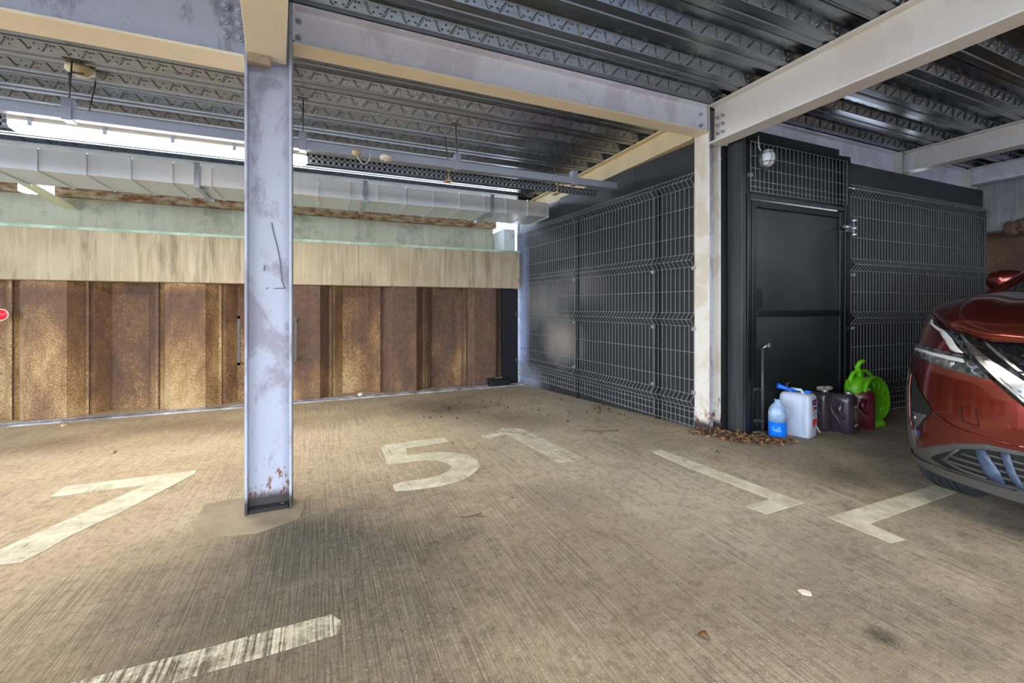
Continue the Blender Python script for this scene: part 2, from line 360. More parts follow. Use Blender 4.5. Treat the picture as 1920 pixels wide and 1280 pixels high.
M['joint']=simple('dark_interlock',(64,48,40),.9,0,.1,9,.2)
for kk in range(-8,8):
    MB().box(-2.304+.612*kk,-2.298+.612*kk,6.245,6.262,-.3,1.374).build('interlock',M['joint'],WB)
pf=pile_mesh(-1).build('sheet_pile',M['rust'],WB); pb=pile_mesh(1).build('sheet_pile',M['rust'],WB)
k0=-6; first={-1:pf,1:pb}; usedp=set()
for k in range(-7,4):
    xc=-2.0+.612*k+.0+(.0)   # centres between interlocks (-2.30,-1.69..)
    sg=1 if k%2==0 else -1
    src=first[sg]
    o=src if sg not in usedp else src.copy()
    if sg in usedp: C.objects.link(o); o.parent=WB
    usedp.add(sg); o.location=(xc,YN,0)
for k in (4,5,6,7):
    xc=-2.0+.612*k; sg=1 if k%2==0 else -1
    o=first[sg].copy(); C.objects.link(o); o.parent=WB; o.location=(xc,YN,0)
    if k==7: o.location=(2.235,YN,0)
o=MB().box(-8,2.78,6.10,6.95,1.375,1.915).build('capping_beam',M['cap'],WB,.012); o['label']='beige streaked concrete capping beam'
MB().box(-8,2.78,6.098,6.125,1.91,1.945).build('ledge_lip',M['algae'],WB,.006)  # pale mint here paints the sky-lit highlight along the ledge edge
MB().box(2.84,8.8,6.30,6.36,-.3,2.9).build('store_back',M['black'],WB)
o=MB().box(-8,2.78,6.126,6.9,1.9155,1.928).build('ledge_top',M['algae'],WB); o['label']='pale green algae film on the beam top'
o=MB().box(-8,2.58,6.72,6.95,1.928,2.37).build('upper_wall',M['upper'],WB); o['label']='grey green weathered concrete upstand'
r=MB(); r.box(-2.74,2.60,6.62,6.95,2.355,2.37); r.box(-2.74,2.60,6.62,6.635,2.37,2.50); r.box(-8,-3.05,6.62,6.95,2.37,2.385); r.box(-8,-3.05,6.62,6.635,2.385,2.50)
o=r.build('steel_angle',M['rustedge'],WB); o['label']='rust flaked steel angle on the upstand'
o=MB().box(2.60,2.78,6.30,6.95,1.92,2.3).build('end_block',simple('bright_render',(222,224,220),.8,0,.05),WB)
r=MB(); r.obox((-2.78,6.45,2.35),(.28,.5,-.22),(.65,.14,.02)); r.build('steel_brace',M['yellow'],WB)
o=MB().box(2.53,2.80,6.22,6.26,-.3,1.374).build('corner_panel',M['blackframe'],WB)

# ------------------------------------------------------------ ceiling deck
CE=empty('ceiling'); CE['kind']='structure'
ZD=2.762; PIT=.31
def deck_mesh(L):
    mb=MB()
    prof=[(0,ZD),(.045,ZD),(.05,ZD+.008),(.075,ZD+.008),(.08,ZD),(.125,ZD),(.155,ZD+.06),(.185,ZD+.06),(.19,ZD+.052),(.225,ZD+.052),(.23,ZD+.06),(.277,ZD+.06)]
    P_=[]
    for k in range(3): P_+=[(y+k*PIT,z) for y,z in prof]
    P_.append((3*PIT,ZD))
    vs=[(x,y,z) for x in (0,L) for y,z in P_]; n=len(P_)
    fs=[(i,i+1,n+i+1,n+i) for i in range(n-1)]
    # lap seam lip
    mb.add(vs,fs); mb.box(0,L,.118,.126,ZD-.003,ZD)
    for k in range(3):
        ya,za=k*PIT+.277,ZD+.06; yb,zb=(k+1)*PIT,ZD
        d=Vector((0,yb-ya,zb-za)); l=d.length; d/=l; nn=Vector((0,-abs(d.z),-abs(d.y))) 
        nn=Vector((0,d.z,-d.y)); 
        if nn.y>0: nn=-nn
        A=Vector((0,ya,za))
        def Q(x,s,h): return A+d*(s*l)+nn*h+Vector((x,0,0))
        i=0; x=.05
        while x<L-.03:
            dx=.017 if i%2 else -.017; hw=.0055; h=.010
            a,b_=(.14,.9)
            vs=[Q(x-dx-hw*1.6,a,0),Q(x-dx+hw*1.6,a,0),Q(x+dx+hw*1.6,b_,0),Q(x+dx-hw*1.6,b_,0),Q(x-dx-hw*.6,a+.06,h),Q(x-dx+hw*.6,a+.06,h),Q(x+dx+hw*.6,b_-.06,h),Q(x+dx-hw*.6,b_-.06,h)]
            mb.add(vs,[(4,5,6,7),(0,1,5,4),(1,2,6,5),(2,3,7,6),(3,0,4,7)])
            # dimples
            for (ox,s_) in ((.03,.7),(.05,.3),(.05+.018,.7) if i%2 else (.032,.3)):
                c=x+ox; q=.0065
                mb.add([Q(c-q,s_-.07,0),Q(c+q,s_-.07,0),Q(c+q,s_+.07,0),Q(c-q,s_+.07,0),Q(c,s_,.006)],[(0,1,4),(1,2,4),(2,3,4),(3,0,4)])
            x+=.1; i+=1
    return mb
LX=2.0
d0=deck_mesh(LX).build('deck_sheet',M['deck'],CE)
fi=True
for i in range(-3,6):
    for j in range(-9,5):
        y=2.64-PIT+.93*j; x=-.9+LX*i+.0
        if y+.93>6.75 or y<-4.6: continue
        o=d0 if fi else d0.copy()
        if not fi: C.objects.link(o); o.parent=CE
        fi=False; o.location=(x,y,0)
o=MB().box(-6.9,11.1,-4.4,6.62,2.826,3.0).build('deck_slab',simple('slab',(120,118,112),.9),CE)

# ------------------------------------------------------------ steel I-beams
def ibeam(name,p0,p1,wd,z0,z1,mat,label,tf=.014,tw=.012,group=None,cat='beam',mf=None):
    """p0,p1 : plan end points of the axis"""
    a=Vector((*p0,0)); b=Vector((*p1,0)); d=(b-a); L=d.length; d/=L
    th=math.atan2(d.y,d.x)
    root=empty(name,(a.x,a.y,0),th); tag(root,label,cat,group,'thing')
    MB().box(0,L,-wd/2,wd/2,z1-tf,z1).build('top_flange',mat,root,.002)
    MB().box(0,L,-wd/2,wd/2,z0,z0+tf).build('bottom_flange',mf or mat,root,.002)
    w_=MB(); w_.box(0,L,-tw/2,tw/2,z0+tf,z1-tf)
    for s in (-1,1):
        for zz,dz in ((z0+tf,1),(z1-tf,-1)):
            w_.add([(0,s*tw/2,zz),(L,s*tw/2,zz),(0,s*(tw/2+.010),zz),(L,s*(tw/2+.010),zz),(0,s*tw/2,zz+dz*.010),(L,s*tw/2,zz+dz*.010)],[(2,3,5,4)])
    w_.build('web',mat,root)
    return root
def bolt(root,c,axis,r=.013,h=.012,mat=None):
    mb=MB(); ax=Vector(axis).normalized(); q=ax.to_track_quat('Z','Y').to_matrix().to_4x4(); Mx=Matrix.Translation(Vector(c))@q
    pts=[(r*math.cos(PI/3*k),r*math.sin(PI/3*k)) for k in range(6)]
    mb.prism(pts,0,h,Mx); mb.lathe([(r*.55,h),(r*.55,h+.008),(r*.3,h+.011)],8,Mx)
    return mb.build('bolt',mat or M['steel'],root)
# column 1
def column(name,x0,x1,y0,y1,z0,z1,mf,mw,label):
    root=empty(name,((x0+x1)/2,(y0+y1)/2,z0)); tag(root,label,'column',None,'thing')
    cx,cy=(x0+x1)/2,(y0+y1)/2
    for (a,b) in ((x0,x0+.013),(x1-.013,x1)):
        MB().box(a-cx,b-cx,y0-cy,y1-cy,0,z1-z0).build('flange',mf,root,.002)
    MB().box(x0+.013-cx,x1-.013-cx,-.006,.006,0,z1-z0).build('web',mw,root)
    return root
c1=column('steel_column',-.364,-.141,2.69,2.84,-.02,2.76,M['column'],M['column'],'tall scuffed lilac grey steel column standing alone in the bay, rust at its foot')
# marker scrawl on the column web (dark scratches)
sc=MB(); yw=2.753-2.765
pts=[(.010,1.56),(.018,1.51),(.038,1.43),(.052,1.35),(.060,1.24),(.075,1.20)]
for a,b in zip(pts,pts[1:]): sc.obox(((a[0]+b[0])/2,yw,(a[1]+b[1])/2+.02),(b[0]-a[0],0,b[1]-a[1]),(math.dist(a,b)+.004,.002,.004))
sc.obox((.045,yw,1.222),(1,0,.05),(.05,.002,.004)); sc.obox((-.012,yw,1.222),(1,0,0),(.012,.002,.004)); sc.obox((-.025,yw,1.33),(.1,0,1),(.03,.002,.004))
sc.build('marker_scrawl',M['blackframe'],c1)['kind']='stuff'
c2=column('steel_column',2.937,3.075,2.70,2.852,.04,2.76,M['creamcol'],M['column'],'steel column with cream side face at the corner of the mesh walls')
bolt(c2,(3.05-3.006,2.70-2.776,2.33-.04),(0,-1,0))
o=MB().prism([(-.345,2.70),(-.16,2.70),(-.155,2.75),(-.35,2.75)],-.01,.022).build('dirt_heap',simple('black_dirt',(46,42,40),.9,0,.2,20,.4)); tag(o,'black dirt gathered inside the foot of the lone column','dirt',None,'stuff')
# beams along X
YB=2.755
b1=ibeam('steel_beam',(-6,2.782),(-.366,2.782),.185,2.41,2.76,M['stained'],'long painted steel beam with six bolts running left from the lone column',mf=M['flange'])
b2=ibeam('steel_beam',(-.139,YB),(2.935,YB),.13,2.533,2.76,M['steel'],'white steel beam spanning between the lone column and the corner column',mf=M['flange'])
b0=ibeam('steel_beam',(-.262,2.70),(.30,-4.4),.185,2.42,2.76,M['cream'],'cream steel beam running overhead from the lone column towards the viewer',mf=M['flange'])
b3=ibeam('steel_beam',(3.01,2.70),(2.96,-4.4),.145,2.44,2.76,M['cream'],'big cream steel beam running forward from the corner column, six bolts at its end')
b4=ibeam('steel_beam',(3.0,2.86),(3.09,6.6),.15,2.54,2.76,M['yellow'],'yellowed steel beam running back above the mesh side wall')
b5=ibeam('steel_beam',(3.10,2.76),(7.32,2.78),.13,2.46,2.76,M['steel'],'white steel beam above the black door wall')
b6=ibeam('steel_beam',(5.80,2.68),(5.62,-4.4),.14,2.54,2.76,M['cream'],'pale steel beam running forward above the black wall, between two others')
b7=ibeam('steel_beam',(7.22,2.68),(7.20,-4.4),.14,2.56,2.76,M['steel'],'far right pale steel beam meeting the concrete side wall')
ibeam('steel_beam',(-6,-1.6),(7.32,-1.6),.15,2.5,2.76,M['steel'],'white cross beam of the ceiling grid behind the camera')
# bolts + end plates
for i in range(3):
    for j in range(2):
        bolt(b1,(5.634-.032-.068*j,-.006,2.695-.074*i+.004*j),(0,-1,0),.025,.012,M['stained'])
MB().box(0,.012,-.06,.06,2.56,2.75).build('end_plate',M['steel'],b2)
MB().box(3.035,3.062,-.055,.055,2.545,2.75).build('end_plate',M['steel'],b2)
for x in (.03,3.074-.045):
    for z in (2.60,2.69): bolt(b2,(x,-.006 if x>1 else -.006,z),(0,-1,0),.014,.02,M['zinc'])
for i in range(3):
    for j in range(2): bolt(b3,(.04+.05*j,-.006,2.52+.065*i),(0,-1,0),.013,.02,M['zinc'])
for b_,zs in ((b6,(2.60,2.68)),(b7,(2.61,2.69))):
    MB().box(-.03,.06,-.014,-.006,2.57,2.74).build('cleat',M['steel'],b_)
    for z in zs:
        bolt(b_,(.02,-.014,z),(0,-1,0),.012,.012,M['steel'])
for x,lab in ((5.78,'short cream column stub rising behind the black wall, nearer one'),(7.24,'short cream column stub rising behind the black wall, farther one')):
    column('steel_column',x-.07,x+.07,2.685,2.84,.0,2.76,M['creamcol'],M['creamcol'],lab)
MB().box(.005,.05,-.09,.02,2.375,2.42).build('stiffener_plate',simple('brown_stained_plate',(168,146,120),.7,0,.2,12,.3,c2=(110,92,76)),b0,.004)

# ------------------------------------------------------------ mesh side wall (dark)
WS=empty('wall_side'); WS['kind']='structure'
sx0,sy0=2.933,2.842; ex,ey=(2.772-2.933),(6.286-2.842); LL=math.hypot(ex,ey); TH=math.atan2(ey,ex)
def side(o): o.location=(sx0,sy0,0); o.rotation_euler=(0,0,TH); return o
# local x along wall, local y: +y is toward -X world (camera side)
side(WS)
def mottled(name,base,dust,spots):
    m,nt,b=newmat(name); pos=coords(nt)
    f=noisef(nt,pos,2.2,5); col=mixc(nt,ramp(nt,f,.35,.65),S(base),tuple(x*.7 for x in S(base)))
    for c,r,s,cc in spots:
        vs=N(nt,'VectorMath'); vs.operation='SUBTRACT'; nt.links.new(pos,vs.inputs[0]); vs.inputs[1].default_value=c
        vm=N(nt,'VectorMath'); vm.operation='MULTIPLY'; nt.links.new(vs.outputs[0],vm.inputs[0]); vm.inputs[1].default_value=(.2,1/r[0],1/r[1])
        ln=N(nt,'VectorMath'); ln.operation='LENGTH'; nt.links.new(vm.outputs[0],ln.inputs[0])
        mr=N(nt,'MapRange'); mr.inputs[1].default_value=1.1; mr.inputs[2].default_value=.2
        nt.links.new(math_(nt,'ADD',ln.outputs['Value'],math_(nt,'MULTIPLY',math_(nt,'SUBTRACT',noisef(nt,pos,3.5,6,.7),.5),.9)),mr.inputs[0])
        col=mixc(nt,math_(nt,'MULTIPLY',mr.outputs[0],s,True),col,S(cc))
    nt.links.new(col,b.inputs['Base Color']); b.inputs['Roughness'].default_value=.6; return m
M['sidepanel']=mottled('dusty_daylit_panel',(38,38,38),None,[((2.83,5.05,.66),(.55,.35),1.,(150,142,128)),((2.81,5.55,1.12),(.7,.4),.8,(138,132,122)),((2.83,4.7,1.35),(.6,.3),.6,(118,112,104)),((2.78,6.12,.9),(.22,1.5),1.,(150,164,205)),((2.78,5.9,.05),(.5,.2),.9,(140,144,160))])  # grey dust smears; the blue spots paint daylight raking down the far end
for a,b_,mm in ((-.02,.478,'sidepanel'),(.482,1.81,'sidepanel'),(1.814,3.46,'sidepanel')):
    MB().box(a,b_,-.09,-.06,-.2,2.235).build('backing_panel',M[mm],WS,.002)
for a,b_ in ((-.02,.82),(.824,2.27),(2.274,3.46)):
    MB().box(a,b_,-.105,-.075,2.24,2.535 if a<2 else 2.51).build('fascia_panel',M['black'],WS,.002)
for a in (.48,1.812):
    MB().box(a-.02,a+.02,-.059,-.035,-.1,2.2).build('panel_post',M['blackframe'],WS,.002)
def mesh_panel(x0,x1,zfold,hz,label,name='mesh_panel',zt=2.23,zb=.0,out=1,yb=0,top_flat=False,pitch=.05,r=.003,M_=None,loc=None,rz=0,edge=True):
    root=empty(name,loc or (0,0,0),rz); tag(root,label,'mesh panel',None,'thing')
    fd=.045*out
    # z profile
    pr=[(zb,0)]
    for f in sorted(zfold): pr+=[(f-.055,0),(f,fd),(f+.055,0)]
    if pr[-1][0]<zt: pr.append((zt,0))
    mb=MB(); n=max(1,round((x1-x0)/pitch)); p=(x1-x0)/n
    for i in range(n+1):
        x=x0+p*i; mb.tube([(x,yb+y,z) for z,y in pr],r,4,True,False)
    v=mb.build('vertical_wires',M['wire'],root); v['kind']='stuff'
    mb=MB()
    for f in zfold:
        mb.tube([(x0,yb-.004*out,f-.057),(x1,yb-.004*out,f-.057)],r*1.15,4); mb.tube([(x0,yb-.004*out,f+.057),(x1,yb-.004*out,f+.057)],r*1.15,4); mb.tube([(x0,yb+fd,f),(x1,yb+fd,f)],r*1.15,4)
    for z in hz: mb.tube([(x0,yb+.005*out,z),(x1,yb+.005*out,z)],r*1.15,4)
    v=mb.build('horizontal_wires',M['wire'],root); v['kind']='stuff'
    for z in (zfold[0]+.08 if len(zfold) else hz[0],):
        pass
    return root
ZF=[.29,.99,1.50,2.19]; HZ=[1.955,1.71,1.235,.71,.475,.20,.14,.08]
def clips(root,x,zs,yb=0):
    for z in zs:
        mb=MB(); mb.box(x-.018,x+.018,yb-.01,yb+.012,z-.014,z+.014); mb.lathe([(.007,0),(.007,.008),(.004,.01)],8,Matrix.Translation((x,yb+.012,z))@Matrix.Rotation(-PI/2,4,'X')); mb.build('clip',M['zinc'],root)
for (a,b_,lab) in ((.01,.475,'narrow black wire mesh panel next to the corner column'),(.49,1.80,'middle black wire mesh panel on the dark side wall'),(1.82,3.44,'long black wire mesh panel reaching the far corner of the side wall')):
    r_=mesh_panel(a,b_,ZF,HZ,lab,zb=.06,zt=2.25,loc=(sx0,sy0,0),rz=TH)
    clips(r_,a+.0,[.37,.91,1.43])

# ------------------------------------------------------------ door wall
WF=empty('wall_front'); WF['kind']='structure'
YD=2.56
MB().box(3.0765,3.30,2.72,2.75,0,2.76).build('corner_infill',M['black'],WF)
MB().box(3.15,3.20,YD,2.70,.0,2.50).build('corner_post',M['greypost'],WF,.004)
MB().box(3.20,4.55,2.635,2.66,2.0,2.60).build('transom_backing',M['black'],WF)
for a,b_ in ((4.56,5.8),(5.805,7.26)):
    MB().box(a,b_,YD+.04,YD+.07,.0,2.235).build('backing_panel',M['black'],WF,.002)
MB().box(4.56,7.16,YD+.015,YD+.045,2.24,2.465).build('fascia_panel',M['black'],WF,.002)
MB().box(7.15,7.26,2.66,2.72,2.2,2.50).build('fascia_panel',M['black'],WF)
MB().box(7.18,7.215,YD,YD+.04,0,2.24).build('end_post',M['blackframe'],WF,.003)
DO=empty('door_1'); DO['kind']='structure'
MB().box(3.205,3.245,YD-.01,YD+.06,.02,2.03).build('door_jamb',M['blackframe'],DO,.003)
MB().box(4.49,4.55,YD-.01,YD+.06,.02,2.50).build('door_jamb',M['blackframe'],DO,.003)
MB().box(3.245,4.49,YD+.0,YD+.06,1.995,2.03).build('door_head',M['greypost'],DO,.003)
MB().box(3.20,4.5,YD-.012,YD+.03,2.47,2.50).build('door_head',M['blackframe'],DO,.003)
MB().box(4.47,4.56,YD-.02,YD+.04,2.44,2.50).build('post_cap',M['blackframe'],DO,.003)
for a,b_ in ((3.262,3.315),(4.425,4.478)): MB().box(a,b_,YD-.005,YD+.04,.06,1.98).build('leaf_stile',M['blackframe'],DO,.004)
MB().box(3.315,4.425,YD-.005,YD+.04,1.925,1.98).build('leaf_rail',M['blackframe'],DO,.004)
MB().box(3.315,4.425,YD-.005,YD+.04,1.02,1.07).build('leaf_rail',M['blackframe'],DO,.004)
MB().box(3.315,4.425,YD-.005,YD+.04,.06,.10).build('leaf_rail',M['blackframe'],DO,.004)
MB().box(3.31,4.43,YD+.02,YD+.032,1.06,1.93).build('door_sheet',M['blackdoor'],DO)
M['lowdoor']=mottled('dark_banded_door_sheet',(50,53,58),None,[((3.9,2.5,.45),(2,.32),.75,(12,12,14))])  # darker band across the lower sheet
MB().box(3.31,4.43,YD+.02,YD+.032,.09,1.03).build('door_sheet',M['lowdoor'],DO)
MB().box(3.325,3.40,YD+.008,YD+.02,1.09,1.25).build('lock_box',M['blackframe'],DO,.003)
# drop bolt
db=MB().tube([(3.345,YD-.035,.085),(3.345,YD-.035,.765)],.011,8).build('drop_bolt',M['drkzinc'],DO)
h=MB(); h.tube([(3.345,YD-.035,.755),(3.36,YD-.05,.775),(3.40,YD-.06,.79)],.009,8); h.box(3.385,3.40,YD-.066,YD-.052,.765,.80); h.build('bolt_handle',M['zinc'],db)
for z in (.16,.42):
    h=MB(); h.box(3.28,3.40,YD-.012,YD-.004,z-.012,z+.012); h.tube([(3.325,YD-.01,z),(3.325,YD-.05,z),(3.365,YD-.05,z),(3.365,YD-.01,z)],.006,6); h.build('bolt_bracket',M['drkzinc'],DO)
MB().tube([(3.24,YD-.03,.075),(3.46,YD-.03,.065)],.012,6).build('floor_stop',M['drkzinc'],DO)
# hinge (eye bolt)
hg=MB(); hg.tube([(4.41,YD-.05,1.835),(4.50,YD-.055,1.83)],.017,10); hg.lathe([(.012,-.02),(.026,-.018),(.028,0),(.026,.018),(.012,.02)],12,Matrix.Translation((4.53,YD-.055,1.825)))
hg.tube([(4.55,YD-.05,1.74),(4.55,YD-.05,1.92)],.009,8)
for z,rr in ((1.90,.026),(1.83,.03),(1.77,.024)): hg.lathe([(rr*.9,-.012),(rr,-.008),(rr,.008),(rr*.9,.012)],6,Matrix.Translation((4.55,YD-.05,z)))
hg.box(4.50,4.57,YD-.03,YD-.005,1.80,1.86)
hg.build('gate_hinge',M['zinc'],DO)
tr=mesh_panel(3.215,4.485,[],[2.045,2.085,2.135,2.235,2.335,2.45],'black square mesh panel above the door',zb=2.045,zt=2.45,loc=(0,YD-.03,0),pitch=.052)
clips(tr,3.235,[2.18],.02)
rp=mesh_panel(4.60,7.20,[.30,.995,1.50,2.20],[1.955,1.755,1.24,.72,.485,.20,.14,.08],'black wire mesh panel right of the door behind the green can',zb=.06,zt=2.26,out=-1,loc=(0,YD+.0,0))
clips(rp,4.60,[1.40,.90],-.02)
# bulkhead lamp
bl=empty('bulkhead_lamp',(3.33,YD-.045,2.305)); tag(bl,'small caged oval bulkhead lamp on the mesh above the door','lamp')
Ry=Matrix.Rotation(PI/2,4,'X')
MB().lathe([(.052,0),(.06,.01),(.06,.03),(.055,.035)],24,Ry,1,1.45).build('housing',M['drkzinc'],bl)
glassm=simple('frosted_glass',(206,210,214),.2,0,.05,5,0)
MB().lathe([(.05,.03),(.05,.06),(.04,.085),(.02,.098),(.0,.1)],24,Ry,1,1.45).build('glass_dome',glassm,bl)
cg=MB()
for k in (-.028,0.028): cg.tube([(k*1.0,-.03,-.075),(k,-.085,-.06),(k,-.106,0),(k,-.085,.06),(k,-.03,.075)],.0025,5)
for z in (-.035,.035): cg.tube([(-.056,-.03,z),(-.045,-.08,z),(0,-.106,z),(.045,-.08,z),(.056,-.03,z)],.0025,5)
cg.build('cage',M['drkzinc'],bl)
MB().tube([(-.035,-.015,.08),(-.06,-.03,.06),(-.07,-.02,.09),(-.045,.0,.13),(-.045,0,.19)],.004,6).build('cable',M['white_pl'],bl)
# far right wall
WR=empty('wall_right'); WR['kind']='structure'
pr0=None
for k in range(14):
    sg=1 if k%2 else -1
    o=first[sg].copy(); C.objects.link(o); o.parent=WR; o.location=(7.56,2.45-.612*k,.62); o.rotation_euler=(0,0,PI/2+0)
MB().box(7.34,8.2,-6,3.2,2.0,2.76).build('concrete_wall',conc_mat('grey_concrete',(150,156,158),(120,126,128),.25,(80,84,86)),WR,.02)
MB().box(7.75,7.9,-6,3.2,-.3,2.0).build('backfill',M['dark'],WR)
o=MB(); 
for i in range(24):
    a=random.random(); o.lathe([(0,-.06),(.06,-.03),(.07,.02),(.03,.06),(0,.07)],7,Matrix.Translation((7.34,2.42-.22*a*1.0,2.0+random.uniform(-.04,.09)))@Matrix.Rotation(random.random()*6,4,'X')@Matrix.Scale(random.uniform(.4,1),4))
o.build('broken_mortar',simple('brown_mortar',(112,88,72),.9,0,.2,8,.5),WR)

# ------------------------------------------------------------ services under the ceiling
tk=empty('cable_trunking',(0,3.87,2.374)); tag(tk,'long galvanised cable trunking hung below the deck on rods','trunking')
MB().box(-6,2.88,-.03,.03,-.034,.034).build('trunking_body',M['trunk'],tk,.002)
for x in (-3.0,-1.53,-.124,1.137,2.36):
    b_=MB().box(x-.027,x+.027,-.04,.04,-.045,.10); bb=b_.build('bracket',M['trunk'],tk,.002)
    MB().tube([(x,0,.1),(x,.04,.388)],.005,6).build('threaded_rod',M['drkzinc'],bb)
    MB().box(x-.04,x+.04,.01,.07,.380,.388).build('fixing_plate',M['drkzinc'],bb)
ty=empty('cable_tray',(0,4.15,2.36)); tag(ty,'thin perforated steel cable tray running behind the trunking','tray')
t_=MB(); t_.box(-6,2.86,.028,.031,-.03,.03); t_.box(-6,2.86,-.031,.031,.027,.030)
for k in range(int(8.86/.045)):
    x=-6+.045*k
    t_.box(x,x+.02,-.031,-.028,-.03,.03)
t_.box(-6,2.86,-.031,-.028,.012,.03); t_.box(-6,2.86,-.031,-.028,-.03,-.012)
t_.build('tray_body',M['trunk'],ty)
for x in (-1.53,1.127,2.31):
    q=MB(); q.box(x-.004,x+.004,-.04,.0,-.06,.10); q.box(x-.03,x+.03,-.05,.05,-.06,-.052); q.add([(x,-.02,.16),(x-.045,-.02,.08),(x+.02,-.02,.08),(x,-.015,.16),(x-.045,-.015,.08),(x+.02,-.015,.08)],[(0,1,2),(5,4,3),(0,3,4,1),(1,4,5,2),(2,5,3,0)])
    bb=q.build('hanger',M['cream_pl'],ty); MB().tube([(x,-.02,.1),(x,.1,.402)],.0045,6).build('threaded_rod',M['drkzinc'],bb)
# batten lamps
def batten(x,y,z,L,label,rz=0):
    r_=empty('batten_lamp',(x,y,z),rz); tag(r_,label,'lamp')
    q=MB(); q.box(-L/2,L/2,-.05,.05,.025,.075); q.build('housing',M['white_pl'],r_,.01)
    pr=[(-.048,.03),(-.05,.0),(-.035,-.035),(.035,-.035),(.05,.0),(.048,.03)]
    vs=[(xx,a,b__) for xx in (-L/2+.03,L/2-.03) for a,b__ in pr]+[(xx,a*.7,b__*.6+.01) for xx in (-L/2,L/2) for a,b__ in pr]
    fs=[(i,(i+1)%6,6+(i+1)%6,6+i) for i in range(6)]
    fs+=[(12+i,12+(i+1)%6,(i+1)%6,i) for i in range(6)]+[(6+i,6+(i+1)%6,18+(i+1)%6,18+i) for i in range(6)]+[tuple(range(17,11,-1)),tuple(range(18,24))]
    q=MB(); q.add(vs,fs); q.build('diffuser',M['glow'],r_)
    for k in range(5):
        xx=-L/2+.12+(L-.24)*k/4
        q=MB(); q.box(xx-.012,xx+.012,-.058,-.05,.0,.05); q.box(xx-.008,xx+.008,-.066,-.056,.015,.03); q.build('clip',M['zinc'],r_)
    for xx in (-L/3,L/3): MB().tube([(xx,0,.07),(xx,0,2.76-z)],.005,6).build('suspension_rod',M['drkzinc'],r_)
    la=bpy.data.lights.new('lamp_light','AREA'); la.shape='RECTANGLE'; la.size=L-.1; la.size_y=.08; la.energy=LAMP; la.color=(1,.93,.80)
    lo=bpy.data.objects.new('lamp_light',la); C.objects.link(lo); lo.parent=r_; lo.location=(0,0,-.045)
    return r_
LAMP=58
batten(-.99,4.02,2.30,1.79,'lit white batten lamp hanging at the left, partly hidden by the column')
LAMP=72  # next three lamps are added out of view to light the bays
batten(1.2,-.6,2.45,1.5,'added white batten lamp, unseen, lighting the bay behind the camera')
batten(6.3,-1.0,2.45,1.5,'added white batten lamp, unseen, lighting the car bay')
batten(-2.4,-.6,2.45,1.5,'added white batten lamp, unseen, lighting the left bay behind the camera')
# duct
du=empty('ventilation_duct',(0,5.24,2.30)); tag(du,'rectangular galvanised ventilation duct along the back wall','duct')
sm=[-4.82,-4.5,-4.18,-3.86,-3.54,-3.22,-2.92,-2.6,-2.282,-1.95,-1.626,-1.307,-.99,-.67,-.345,-.016,.311,.608,.926,1.255,1.573,1.892,2.197,2.5,2.80]
for a,b_ in zip(sm,sm[1:]):
    q=MB(); q.box(a+.004,b_-.004,0,.62,0,.19); 
    ds=q.build('duct_section',M['duct'],du)
    MB().box(b_-.007,b_+.003,-.012,.63,-.01,.2).build('joint_flange',M['seam'],ds)
for x in (-3.6,-1.11,.47,2.0):
    q=MB(); q.box(x-.025,x-.02,-.012,-.006,-.02,.22); q.box(x+.02,x+.025,-.012,-.006,-.02,.22); q.box(x-.02,x+.02,-.009,-.006,-.02,.22); q.box(x-.02,x+.02,-.03,.66,-.03,-.006)
    for yy in (.1,.16): q.box(x+.02,x+.05,yy,yy+.02,-.03,-.012)
    q.build('duct_hanger',M['zinc'],du)
# smoke detector, bases
sd=empty('smoke_detector',(.505,3.80,2.335)); tag(sd,'round white smoke detector under the cable trunking','detector')
MB().lathe([(.0,.022),(.05,.022),(.052,.005),(.048,-.01),(.03,-.016),(0,-.016)],24).build('casing',M['white_pl'],sd)
MB().lathe([(.015,-.015),(.014,-.021),(0,-.022)],12).build('sensor_cap',M['white_pl'],sd)
db2=empty('detector_base',(.27,3.80,2.352)); tag(db2,'empty ceiling fitting with a drooping white cable loop','fitting')
MB().lathe([(.0,.012),(.035,.012),(.034,-.012),(.02,-.02),(0,-.02)],20).build('base_plate',M['cream_pl'],db2)
MB().tube([(-.03,-.01,0),(-.012,-.015,-.03),(.005,-.015,-.02),(.012,-.02,-.05),(.04,-.02,-.085),(.065,-.02,-.09),(.09,-.02,-.07),(.105,-.02,-.03),(.108,-.02,.01)],.0035,6).build('cable',M['white_pl'],db2)
sb=empty('detector_base',(-1.53,4.02,2.74)); tag(sb,'yellowed octagonal detector base on the ceiling deck, wires showing','fitting')
MB().lathe([(.0,.02),(.085,.02),(.085,.0),(.04,-.035),(0,-.035)],8).build('base_plate',M['cream_pl'],sb)
for k in range(5): MB().box(-.03+.014*k,-.024+.014*k,-.045,-.03,-.04,-.028).build('terminal',M['drkzinc'],sb)

